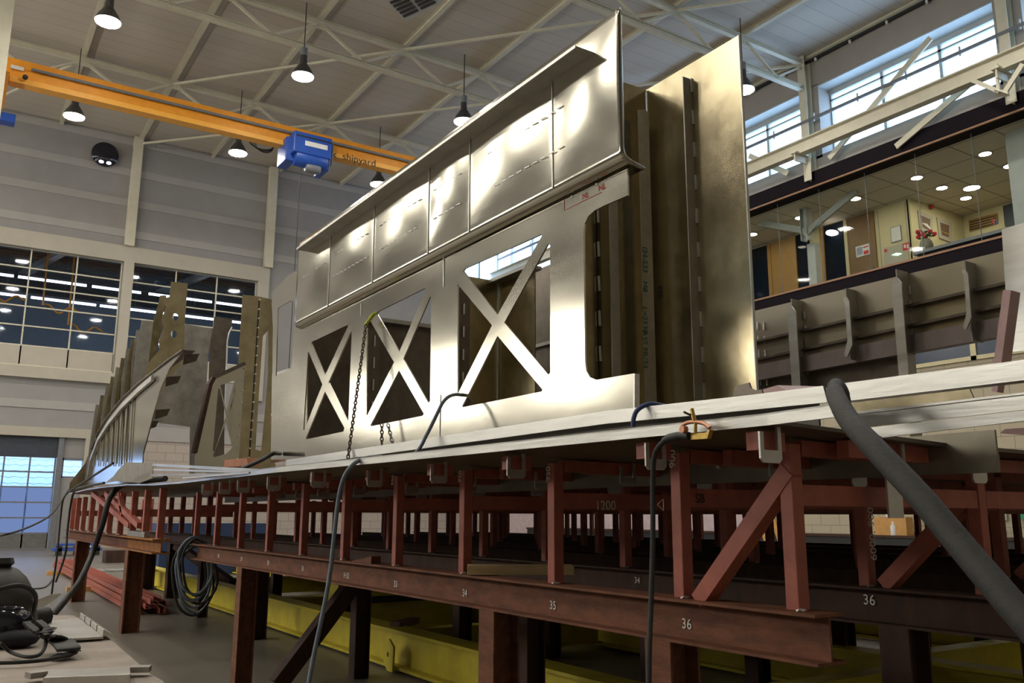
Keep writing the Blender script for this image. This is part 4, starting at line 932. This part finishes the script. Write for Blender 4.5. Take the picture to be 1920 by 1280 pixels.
# ---- far stiffened side wall
XW = 5.45
e = empty('stiffened_side_wall', (XW, 4, 1.5), 'far hull side wall with upright stiffeners and thin stringers', 'hull panel')
plt = [(1418, 582), (1990, 444), (1990, 610), (1745, 655), (1560, 694), (1418, 722)]
MB().plate([pxX([(1405, 585), (1990, 444), (1990, 598), (1405, 703)], XW)], (.010, 0, 0)).build('plate', mat('mottled_side_wall', (.62, .57, .46), .30, .93, .03, 1.2, .0, 7), e)
MB().plate([pxX([(1405, 703), (1700, 650), (1700, 700), (1600, 722), (1480, 740), (1405, 748)], XW)], (.010, 0, 0)).build('lower_plate', ALUD, e)
def strin(p, q, h, d, m, nm='stringer'):
    a, c = ax(*p, XW-.03), ax(*q, XW-.03); MB().bar(a, c, d, h).build(nm, m, e)
strin((1405, 644), (1990, 508), .018, .06, ALUD); strin((1405, 678), (1990, 550), .018, .06, ALUD)
strin((1405, 703), (1990, 593), .12, .07, mat('mauve_flange', (.30, .25, .24), .5, .5, .1), 'flange')
for i, (xt, yt, xb, yb) in enumerate(((1483, 572, 1498, 728), (1680, 518, 1702, 712))):
    pts = [(xt-7, yt+14), (xt, yt), (xt+9, yt+12), (xt+18, yb), (xt+2, yb)] if i == 0 else [(xt-9, yt+14), (xt, yt), (xt+10, yt+12), (xt+24, yb), (xt+6, yb)]
    MB().plate([pxX(pts, XW-.14)], (.010, 0, 0)).build('upright_stiffener', ALUB, e)
    a = ax(xt+1, yt, XW-.13); MB().box((XW-.13, a[1]-.004, 1.6), (XW, a[1]+.004, a[2]+.05)).build('stiffener_web', ALU3, e)
for xt, yt in ((1583, 545), (1806, 494)):
    pts = [(xt-3, yt+13), (xt+3, yt+11), (xt+9, yt+20), (xt+15, yt+100), (xt+6, yt+123), (xt+1, yt+124), (xt, yt+116), (xt+6, yt+92), (xt+1, yt+24)]
    MB().plate([pxX(pts, XW-.15)], (.012, 0, 0)).build('curved_stiffener', ALUB, e)
    a = ax(xt+1, yt, XW-.13); MB().box((XW-.12, a[1]-.004, a[2]-.5), (XW, a[1]+.004, a[2]+.02)).build('stiffener_web', ALU3, e)
for xt, yt in ((1420, 590), (1508, 570), (1600, 548), (1705, 522), (1818, 497), (1432, 590)):
    for k_ in range(5):
        a = ax(xt+k_*1.5, yt+14+k_*26, XW-.01); MB().bar(a, a+V(0, 0, -.06), .012, .012).build('weld_bead', WELD, e)
# right tall plate and pinkish leaning bar
MB().plate([pxX([(1878, 430), (1990, 396), (1990, 650), (1893, 660)], 4.7)], (.01, 0, 0)).build('tall_right_plate', ALUB, label='tall shiny aluminium plate at the right edge of the picture', cat='plate')
MB().bar(ax(1897, 546, 4.5), ax(1878, 690, 4.5), .04, .09, up=(1, 0, 0)).bar(ax(1878, 690, 4.5), ax(1870, 735, 4.5), .03, .06, up=(1, 0, 0)).build('leaning_bar', PURPLE, label='pinkish angle bar leaning before the tall right plate', cat='bar')
# lower right wall windows seen through the hull
use(HALL)
p0, p1 = ax(1775, 660, XR-.02), ax(1990, 640, XR-.02)
f = st(MB().box((XR-.06, p1[1], 4.9), (XR-.03, p0[1]+1, 5.0)).box((XR-.06, p1[1], 6.1), (XR-.03, p0[1]+1, 6.2)).box((XR-.06, ax(1828, 670, XR)[1]-.07, 4.9), (XR-.03, ax(1828, 670, XR)[1]+.07, 6.2)).box((XR-.06, p0[1]+.95, 4.9), (XR-.03, p0[1]+1.05, 6.2)), 'window_36', WALLO)
box((XR-.025, p1[1], 4.95), (XR-.015, p0[1]+1, 6.15)).build('pane', mat('dark_blue_pane', (.01, .03, .07), .2), f)

# ============================================================ FLOOR LEVEL: yellow girders etc.
def ybeam(x0, y0, x1, y1, lab):
    e = empty('yellow_girder', ((x0+x1)/2, (y0+y1)/2, 0), lab, 'girder', 'yellow girders on the floor')
    MB().ibeam((x0, y0, .155), (x1, y1, .155), .27, .18, .02, .03).build('beam', YEL, e); return e
g1 = ybeam(2.98, 1.5, 3.06, 17.2, 'nearest long yellow girder lying on the floor under the hull')
g2 = ybeam(5.0, 1.5, 5.05, 19, 'second long yellow girder lying deeper under the hull'); g3 = ybeam(7.4, 1.0, 7.4, 19, 'deepest long yellow girder lying under the hull')
for j, y in enumerate((3.2, 6.2, 9.2, 12.4)):
    MB().ibeam((3.1, y, .16), (4.9, y, .16), .22, .14, .015, .02).build('yellow_crossbeam', YEL, label=f'{["nearest", "second", "third", "farthest"][j]} short yellow crossbeam between the two floor girders', cat='girder')
    MB().ibeam((5.1, y+.3, .16), (7.3, y+.3, .16), .22, .14, .015, .02).build('yellow_crossbeam', YEL, label=f'{["nearest", "second", "third", "farthest"][j]} yellow crossbeam of the deeper pair of girders', cat='girder')
c = ax(728, 1228, 2.86)
lug = MB().plate([[V(2.87, c[1]+a, c[2]+b_) for a, b_ in ((.02, .11), (.11, .03), (.11, -.04), (.04, -.11), (-.05, -.11), (-.06, .06))], [V(2.87, c[1]+.03+.018*math.cos(a*PI/5), c[2]+.018*math.sin(a*PI/5)) for a in range(10)]], (.015, 0, 0))
lug.build('lifting_lug', YEL, g1, label='yellow lifting lug plate with a hole')
e = empty('yellow_box', (4.2, 7.0, 0), 'yellow steel box standing between the floor girders', 'box')
MB().box((3.5, 7.9, .0), (4.6, 8.9, .42)).build('body', YEL, e, bevel=.01); MB().box((3.55, 7.88, .30), (4.55, 7.9, .36)).build('slot_band', RUB, e)
MB().box((3.6, 5.0, .30), (4.0, 5.3, .34)).build('plank_offcut', mat('dark_plank', (.12, .06, .035)), label='short brown plank lying on the yellow girders', cat='plank') if 0 else None
pk = az(740, 1172, .30)
MB().bar(pk, pk+V(.28, .22, 0), .08, .05).build('plank_offcut', mat('dark_plank', (.14, .07, .04)), label='short brown plank lying between the yellow girders', cat='plank')
# angle iron bundle
nearp, farp = az(286, 1140, .06), az(118, 1062, .06)
dirv = (farp-nearp); side = Vector((dirv[1], -dirv[0], 0)).normalized()
proto = None
for i in range(14):
    r, c = divmod(i, 5)
    off = side*(-.22+c*.085+r*.03+random.uniform(-.01, .01))+V(0, 0, .012+r*.05)
    a = nearp+off+dirv.normalized()*random.uniform(-.25, .2); b_ = farp+off*.9; a[2] = .012+r*.055; b_[2] = .06+r*.055
    MB().angle(a, b_, .06, .06, .006).build('angle_bar', PRIM, label='red primed angle bar in the bundle lying on the floor', cat='steel bar', group='bundle of red angle bars on the floor')
for x, y, l, lab in ((88, 1078, .9, 'orange timber bearer under the far end of bar bundle'), (125, 1110, .7, 'short orange timber bearer under the bar bundle')):
    p = az(x, y, 0); MB().box((p[0], p[1], 0), (p[0]+l, p[1]+.09, .07)).build('timber_bearer', PLY, label=lab, cat='timber')
p = az(180, 1073, 0)
for i in range(3): MB().box((p[0]+i*.24, p[1], .0), (p[0]+.2+i*.24, p[1]+.7, .03)).build('aluminium_profile', ALUB, label=f'{["left", "middle", "right"][i]} shiny profile on floor behind the red bars', cat='profile')
p = az(200, 1056, 0)
MB().box((p[0], p[1]+.2, 0), (p[0]+.75, p[1]+.7, .28)).build('dark_crate', RUSTD, label='dark steel crate on the floor behind the cradle columns', cat='crate', bevel=.01)
e = empty('pallet_truck', tuple(az(125, 1040, 0)), 'blue platform trolley by the far doorway', 'trolley')
p = az(100, 1042, 0)
MB().box((p[0], p[1], .12), (p[0]+1.2, p[1]+.6, .2)).box((p[0]+.1, p[1]+.05, .26), (p[0]+1.1, p[1]+.55, .32)).build('deck', BLUE, e)
for dx in (.1, .55, 1.05): MB().box((p[0]+dx, p[1], .0), (p[0]+dx+.1, p[1]+.6, .26)).build('foot', RUB, e)
MB().box((p[0]+.75, p[1]+.2, .33), (p[0]+1.4, p[1]+.6, .62)).build('plastic_tub', BLUE, label='pale blue plastic tub on the trolley by doorway', cat='tub', bevel=.03)
for i, q in enumerate(((166, 1035), (172, 1036))):
    p = az(q[0], q[1], 0); MB().bar((p[0], p[1], 0), (p[0]+.12+.1*i, p[1]+.2, .62), .06, .05).build('barrier_board', WHITE, label=('left', 'right')[i]+' red and white board leaning behind the bow cradle', cat='board')
e = empty('blue_container', tuple(az(360, 1060, 0)), 'dark blue container standing behind the hull, bow side', 'container')
p = az(350, 1040, 0); MB().box((3.6, 17.5, 0), (5.6, 18.6, .95)).build('body', mat('navy_paint', (.02, .045, .12)), e)

# lower right background
MB().plate([[V(XR-.12, 10.5, .9), V(XR-.12, 31, .9), V(XR-.12, 31, 2.8), V(XR-.12, 10.5, 2.8)]], (.01, 0, 0)).build('plastic_sheeting', PINKS, label='pink-white plastic sheeting hanging on the right wall below', cat='sheeting') if 0 else None
ys0, ys1 = ax(1440, 990, XR-.1)[1], ax(760, 990, XR-.1)[1]
MB().box((XR-.1, ys0, .2), (XR-.09, min(ys1, 33), 1.6)).build('plastic_sheeting', PINKS, label='pink-white plastic sheeting on the wall seen under the hull', cat='sheeting')
e = empty('workbench', (XR-.6, 12, 0), 'long dark workbench along the right wall under the hull', 'workbench')
zb2 = ax(1700, 1004, XR-.8)[2]
MB().box((XR-.85, 2, zb2-.06), (XR-.02, 30, zb2)).build('bench_top', RUSTD, e); MB().box((XR-.8, 2, 0), (XR-.7, 30, zb2-.06)).build('front', RUB, e)
def wallflat(nm, x0, y0, x1, y1, m, lab, cat, dX=.06):
    a, c = ax(x0, y0, XR-dX), ax(x1, y1, XR-dX); return MB().box((XR-dX, c[1], min(a[2], c[2])), (XR-dX+.03, a[1], max(a[2], c[2]))).build(nm, m, label=lab, cat=cat)
wallflat('white_panel', 1655, 990, 1885, 1001, mat('cream_board', (.66, .62, .45)), 'long cream panel above the workbench', 'panel')
wallflat('notice_board', 1660, 962, 1683, 974, WHITE, 'small white notice above the cream panel left of thick hose', 'notice', .09)
wallflat('notice_board', 1800, 964, 1822, 973, mat('dark_sign', (.05, .06, .09)), 'dark framed notice beside the last red post', 'notice', .09)
wallflat('planning_board', 1850, 958, 1888, 975, mat('pale_green_board', (.42, .45, .33)), 'pale green planning board on the wall under the hull', 'board', .09)
wallflat('green_sign', 1908, 940, 1925, 973, GREEN, 'green sign at the right edge below the hull', 'sign', .09)
wallflat('switch_strip', 1898, 940, 1905, 983, WHITE, 'narrow white socket strip beside the green sign', 'socket strip', .1)
p = ax(1645, 1002, XR-.5); MB().box((XR-.6, p[1]-.9, zb2), (XR-.3, p[1], zb2+.45)).build('wooden_crate', PLY, label='orange wooden crate on the workbench', cat='crate')
for i, (x, m_, lab) in enumerate(((1676, WHITE, 'small white bottle beside the wooden crate'), (1852, BLUE, 'blue bottle on the bench right of last post'), (1822, BLUE, 'blue cup on the bench left of last post'))):
    p = ax(x, 1003, XR-.6); MB().lathe([(.07, 0), (.07, .22), (.03, .27), (.03, .34)], (XR-.6, p[1], zb2), n=12).build('bottle', m_, label=lab, cat='bottle')
e = empty('stepladder', tuple(ax(1485, 1000, XR-2)), 'orange stepladder standing behind the red brace', 'ladder')
p = ax(1480, 985, 14.0)
for s_ in (0, .35): MB().bar((14, p[1]+s_, 0), (14, p[1]+s_+.7, 1.9), .04, .10).build('rail', PLY, e)
for j in range(6): MB().box((13.97, p[1]+.12+.11*j, .28+.29*j), (14.03, p[1]+.48+.11*j, .31+.29*j)).build('step', PLY, e)

use(HULL)
# ============================================================ HOSES, CHAIN, CLAMP
def spl(pts, n=8):
    out = []; P = [Vector(p) for p in pts]; P = [P[0]*2-P[1]]+P+[P[-1]*2-P[-2]]
    for i in range(1, len(P)-2):
        for t in range(n):
            u = t/n; out.append(.5*((2*P[i])+(-P[i-1]+P[i+1])*u+(2*P[i-1]-5*P[i]+4*P[i+1]-P[i+2])*u*u+(-P[i-1]+3*P[i]-3*P[i+1]+P[i+2])*u**3))
    out.append(P[-2]); return out
def hose(name, pts, r, m, lab, cat='hose', n=8):
    o = MB().tube(spl(pts, n), r, 12); return o.build(name, m, label=lab, cat=cat)
# thick covered hose over the edge, right
H = [ax(1588, 775, 2.80), ax(1580, 738, 2.66), ax(1568, 722, 2.50), ax(1566, 738, 2.34), ax(1590, 785, 2.12), ax(1640, 840, 1.98), ax(1720, 925, 1.90), ax(1800, 1020, 1.84), ax(1885, 1120, 1.78), ax(1990, 1240, 1.72), ax(2100, 1370, 1.66)]
hose('thick_cable_sleeve', H, [.022]*8+[.024]*16 + [.030]*100, HOSE, 'thick charcoal sleeve hanging over the right hull edge')
# clamp and its cable
c = ax(1298, 800, 2.17)
e = empty('earth_clamp', tuple(c), 'brass and copper welding earth clamp gripping the hull edge', 'clamp')
def cp(x, y, X=2.17): return ax(x, y, X)
MB().plate([[cp(1294, 812), cp(1321, 811), cp(1331, 805), cp(1326, 822), cp(1318, 823), cp(1295, 824)]], (.018, 0, 0)).build('lower_jaw', BRASS, e, bevel=.002)
MB().tube(spl([cp(1278, 808), cp(1280, 798), cp(1290, 792), cp(1305, 791), cp(1320, 794), cp(1331, 802)]), .007, 10).build('upper_jaw', COPPER, e)
MB().tube([cp(1304, 812), cp(1304, 788)], .006, 10).build('screw', BRASS, e)
MB().tube([cp(1303, 792), cp(1300, 780), cp(1297, 766)], [.007, .008, .007], 10).build('spindle', BRASS, e)
MB().tube([cp(1282, 772, 2.14), cp(1301, 781, 2.18)], .004, 8).build('tommy_bar', CHAINM, e)
MB().lathe([(.012, -.01), (.013, .01)], cp(1282, 805, 2.15), (1, 0, 0), 12).build('pivot', COPPER, e)
MB().tube(spl([cp(1292, 817), cp(1275, 817), cp(1255, 821), cp(1246, 826)]), [.014]*9+[.0155]*9+[.013]*9, 14).build('grip_sleeve', RUB, e)
hose('earth_cable', [cp(1248, 825), cp(1236, 836), cp(1227, 855), cp(1224, 900), cp(1224, 1000, 2.15), cp(1221, 1120, 2.1), cp(1217, 1230, 2.05), cp(1216, 1400, 2.0)], .0095, HOSE, 'dark cable hanging from the brass clamp to the floor', 'cable')
# hose over the middle of the edge
hose('air_hose', [ax(715, 857, 2.30), ax(690, 858, 2.16), ax(665, 868, 2.06), ax(645, 895, 2.02), ax(634, 940, 2.0), ax(626, 1010, 1.98), ax(618, 1080, 1.96), ax(603, 1160, 1.92), ax(588, 1230, 1.88), ax(570, 1330, 1.82)], .013, HOSEB, 'grey-blue hose hanging over the middle of the hull edge')
hose('air_hose', [ax(882, 752, 2.95), ax(872, 742, 2.72), ax(850, 740, 2.60), ax(832, 752, 2.52), ax(815, 785, 2.46), ax(800, 815, 2.42), ax(783, 845, 2.38), ax(760, 858, 2.30), ax(712, 857, 2.27)], .011, HOSEB, 'grey-blue hose looping out of the largest X window')
hose('air_hose', [ax(1187, 800, 2.42), ax(1188, 785, 2.42), ax(1194, 770, 2.43), ax(1208, 760, 2.46), ax(1225, 757, 2.5), ax(1250, 762, 2.6)], .010, BLUEH, 'short blue hose arching over the strip near the flat bar')
hose('rubber_hose', [ax(455, 878, 2.4), ax(490, 862, 2.5), ax(512, 850, 2.55), ax(525, 850, 2.7)], .02, RUB, 'black rubber hose on deck beside the reddish block')
# left hoses over the bow edge
use(HALL)
hose('black_cable_bundle', [ax(310, 897, 1.95), ax(260, 903, 1.82), ax(225, 912, 1.70), ax(205, 935, 1.60), ax(193, 980, 1.56), ax(172, 1040, 1.50), ax(150, 1088, 1.32), ax(125, 1122, 1.15), ax(97, 1155, .98)], .030, RUB, 'thick black cable bundle hanging over the bow edge')
for i, (p, lab) in enumerate((([(212, 868), (170, 895), (135, 918), (119, 935), (113, 975), (107, 1040), (100, 1090), (92, 1150)], 'thin black cable from deck lamp falling left of bow'), ([(195, 905), (160, 912), (140, 920), (132, 950), (126, 1000), (122, 1040), (105, 1090)], 'second thin black cable with a knot beside the bow'))):
    pts = [ax(x, y, 1.42-.1*i) for x, y in p]
    hose('thin_cable', pts, .012, RUB, lab, 'cable')
hose('thin_cable', [ax(128, 918, 1.3), ax(100, 960, 1.0), ax(60, 985, .7), ax(0, 1004, .45), ax(-60, 1010, .3)], .008, RUB, 'thin wire sagging across the glazed far door', 'cable')
hose('thin_cable', [az(100, 1085, .01), az(85, 1100, .01), az(60, 1103, .01), az(35, 1098, .01), az(22, 1100, .01)], .012, RUB, 'thin cable lying on the floor behind the table', 'cable')
MB().tube([ay(0+17*math.cos(t), 1064+17*math.sin(t), 5.0) for t in [i*PI/8-PI*.55 for i in range(10)]], .006, 8).build('wire_loop', RUB, label='curled thin wire at the left edge above the bag', cat='cable')
# coiled hose hanging from the beam end
use(HULL)
e = empty('hose_coil', tuple(ay(365, 1100, 10.7)), 'coil of grey hoses hanging from the beam end', 'hose coil')
for i in range(9):
    cx, cy = 366+random.uniform(-7, 8), 1060+i*3.4; rx, ry = 34+random.uniform(-8, 7), 62+random.uniform(-10, 8)+(8 if i == 8 else 0)
    Y = 10.62+.04*i; pts = [ay(cx+rx*math.cos(t*PI/12)*(1+.06*math.sin(t)), cy+ry*math.sin(t*PI/12), Y+.03*math.sin(t*PI/12)) for t in range(24)]
    MB().tube(pts, .015, 8, closed=True).build('hose_loop', HOSEB if i % 2 == 0 else HOSE, e)
# yellow hook with chain
e = empty('lifting_chain', tuple(ax(690, 600, 2.6)), 'dark chain hanging from a lime hook on the panel', 'chain')
MB().tube(spl([ax(707, 586, 2.68), ax(700, 590, 2.62), ax(692, 600, 2.60), ax(686, 608, 2.60)]), [.012]*6+[.015]*8+[.012]*11, 10).build('hook', LIME, e)
ca, cb = ax(686, 612, 2.585), ax(652, 862, 2.44)
def chain(mb, a, b_, link=.034, r=.0045):
    n = int((b_-a).length/(link*.72)); d = (b_-a).normalized()
    for i in range(n):
        c = a+(b_-a)*(i/n); s_ = Vector((0, 1, 0)) if i % 2 else Vector((1, 0, 0)); s_ = (s_-d*s_.dot(d)).normalized()
        mb.tube([c+d*(link*.5*math.cos(t*PI/5))+s_*(link*.30*math.sin(t*PI/5)) for t in range(10)], r, 6, closed=True)
    return mb
chain(MB(), ca, cb).build('chain_links', CHAINM, e)
cc = ax(716, 797, 2.64)
e = empty('short_chain', tuple(cc), 'short length of chain hanging below the middle window', 'chain')
chain(MB(), cc, ax(716, 836, 2.62), .036, .0045).build('chain_links', CHAINM, e)
# wood block, iron wedge, scraps on the front beam
p = ax(872, 1083, 2.56)
MB().bar((2.54, p[1]-.06, ZBT+.03), (3.05, p[1]-.35, ZBT+.03), .15, .05).build('timber_block', WOOD, label='pale sawn timber block lying across the front rusty beam', cat='timber')
p = ax(690, 1052, 2.58); MB().hexa([(2.55, p[1]-.12, ZBT), (2.62, p[1]-.12, ZBT), (2.62, p[1]+.22, ZBT), (2.55, p[1]+.22, ZBT), (2.55, p[1]-.12, ZBT+.05), (2.62, p[1]-.12, ZBT+.05), (2.62, p[1]+.22, ZBT+.006), (2.55, p[1]+.22, ZBT+.006)]).build('iron_wedge', RUST, label='small rusty iron wedge on the front beam', cat='wedge')
use(HALL)
MB().bar((XLc-.02, 8.75, zt2+.03), (XLc-.02, 9.6, zt2+.03), .05, .05).build('grey_channel', ALU3, label='short grey channel lying on the left beam end', cat='channel')

# ============================================================ TABLE AT THE LEFT FOREGROUND
TZ = .75
c1, c2, c3, c4 = az(285, 1262, TZ), az(195, 1185, TZ), az(140, 1153, TZ), az(92, 1152, TZ)
e = empty('work_table', (0, 2.6, 0), 'table covered with dusty beige sheet at lower left', 'table')
pts = [V(-.55, 1.75, TZ), V(c1[0]-.03, 1.72, TZ), V(c1[0]+.005, c1[1]-.1, TZ), c1, c2, c3, c4, V(-.3, c4[1]+.03, TZ), V(-.55, c4[1], TZ)]
MB().plate([pts], (0, 0, -.035)).build('table_top', CLOTH, e, bevel=.008)
for x, y in ((-.45, 1.9), (.36, 1.9), (-.45, 3.4), (.30, 3.4)): MB().box((x-.03, y-.03, 0), (x+.03, y+.03, TZ-.035)).build('leg', RUSTD, e)
def onT(pts, z=TZ): return [az(x, y, z) for x, y in pts]
MB().plate([onT([(92, 1163), (127, 1160), (126, 1158), (147, 1158), (194, 1193), (115, 1198), (84, 1196)], TZ+.012)], (0, 0, -.006)).build('aluminium_sheet', ALU3, label='grey aluminium sheet with hinged edge on the table', cat='sheet')
h = MB(); a, b_ = az(149, 1158, TZ+.012), az(194, 1193, TZ+.012)
for i in range(4):
    p = lerp(a, b_, i/4+.01); q = lerp(a, b_, i/4+.22); h.hexa([p, q, q+V(.03, 0, .0), p+V(.03, 0, 0), p+V(0, 0, .016), q+V(0, 0, .016), q+V(.003, 0, .017), p+V(.003, 0, .017)])
h.build('hinged_strip', ALUB, label='row of four bent aluminium tabs along the table edge', cat='strip')
o = MB().plate([onT([(82, 1275), (92, 1255), (245, 1250), (243, 1272)], TZ+.015)], (0, 0, -.01)).build('bracket_plate', ALU3, label='small plate with bright lower edge at table front', cat='plate')
a, b_ = az(82, 1277, TZ+.02), az(243, 1271, TZ+.02); MB().bar(a, b_, .016, .016).build('bright_edge', ALUB, o)
a, b_ = az(246, 1254, TZ+.015), az(282, 1253, TZ+.015); MB().bar(a, b_, .03, .012).build('tab', ALU3, o)
a, b_ = az(52, 1266, TZ+.015), az(84, 1262, TZ+.015); MB().bar(a, b_, .03, .012).build('tab', ALU3, o)
a, b_ = az(90, 1177, TZ+.02), az(104, 1177, TZ+.02); MB().tube([a, b_, b_+(b_-a)*.2], [.006, .006, .002], 8).build('scriber', ALUB, label='small shiny metal scriber on the aluminium sheet', cat='tool')
MB().plate([pts_ := [ay(x, y, 3.62) for x, y in ((54, 1130), (92, 1115), (117, 1111), (103, 1124), (58, 1153))]], (0, .006, .0)).build('bright_plate', ALUB, label='bright aluminium plate propped behind the black bag', cat='plate')
MB().tube([az(60, 1158, TZ+.03), az(88, 1155, TZ+.03)], .03, 12).build('roll', RUB, label='short dark roll behind the bag on the table', cat='roll')
# welding helmet and harness
e = empty('welding_helmet', tuple(az(20, 1190, TZ)), 'black welding helmet with straps at the left edge of table', 'helmet')
bc = ay(2, 1165, 2.9)
sh = MB(); sh.ball((bc[0]-.02, 2.95, TZ+.10), .105, (.95, 1.15, 1.08), 3); sh.build('shell', mat('helmet_grey', (.05, .045, .042), .5), e)
MB().ball((bc[0]-.01, 2.87, TZ+.05), .085, (1.05, 1.0, .8), 3).build('visor', GLOSSB, e)
MB().tube(spl([(bc[0]-.08, 2.84, TZ+.13), (bc[0]+.02, 2.82, TZ+.16), (bc[0]+.075, 2.88, TZ+.13), (bc[0]+.085, 2.98, TZ+.06)]), .006, 8).build('headband', RUB, e)
MB().lathe([(.02, 0), (.03, .01), (.025, .025)], (bc[0]-.01, 2.93, TZ+.205), n=12).build('knob', RUB, e)
e = empty('tool_bag', tuple(az(30, 1215, TZ)), 'black cloth bag with belt and hoses lying on the table', 'bag')
q = az(40, 1215, TZ)
bg = MB(); bg.ball((q[0]-.08, q[1]+.10, TZ+.05), .09, (1.15, 1.0, .62), 3); bg.ball((q[0]-.02, q[1]+.02, TZ+.022), .06, (1.1, .8, .42), 2); bg.ball((q[0]-.13, q[1]+.2, TZ+.06), .09, (1, 1, .8), 2)
bg.build('body', FABB, e)
ap, bp_ = [az(x, y, TZ+z) for x, y, z in ((60, 1165, .08), (90, 1190, .05), (112, 1200, .03), (126, 1212, .03), (128, 1222, .02), (112, 1232, .005))], None
st_ = MB()
sp = spl(ap, 6)
for a, c in zip(sp, sp[1:]): st_.bar(a, c, .055, .006)
st_.build('belt', RUB, e)
hose('helmet_hose', [az(0, 1205, TZ+.04), az(20, 1222, TZ+.015), az(50, 1231, TZ+.012), az(75, 1226, TZ+.015), az(86, 1205, TZ+.03), az(80, 1180, TZ+.06), az(62, 1164, TZ+.10)], .0045, HOSE, 'thin hose looping out of the black bag', 'hose')
hose('helmet_hose', [az(-20, 1243, TZ+.012), az(40, 1241, TZ+.012), az(90, 1236, TZ+.012), az(125, 1228, TZ+.014), az(143, 1222, TZ+.016), az(136, 1215, TZ+.02), az(118, 1214, TZ+.02)], .0045, HOSE, 'hose lying along the beige sheet to the belt end', 'hose')
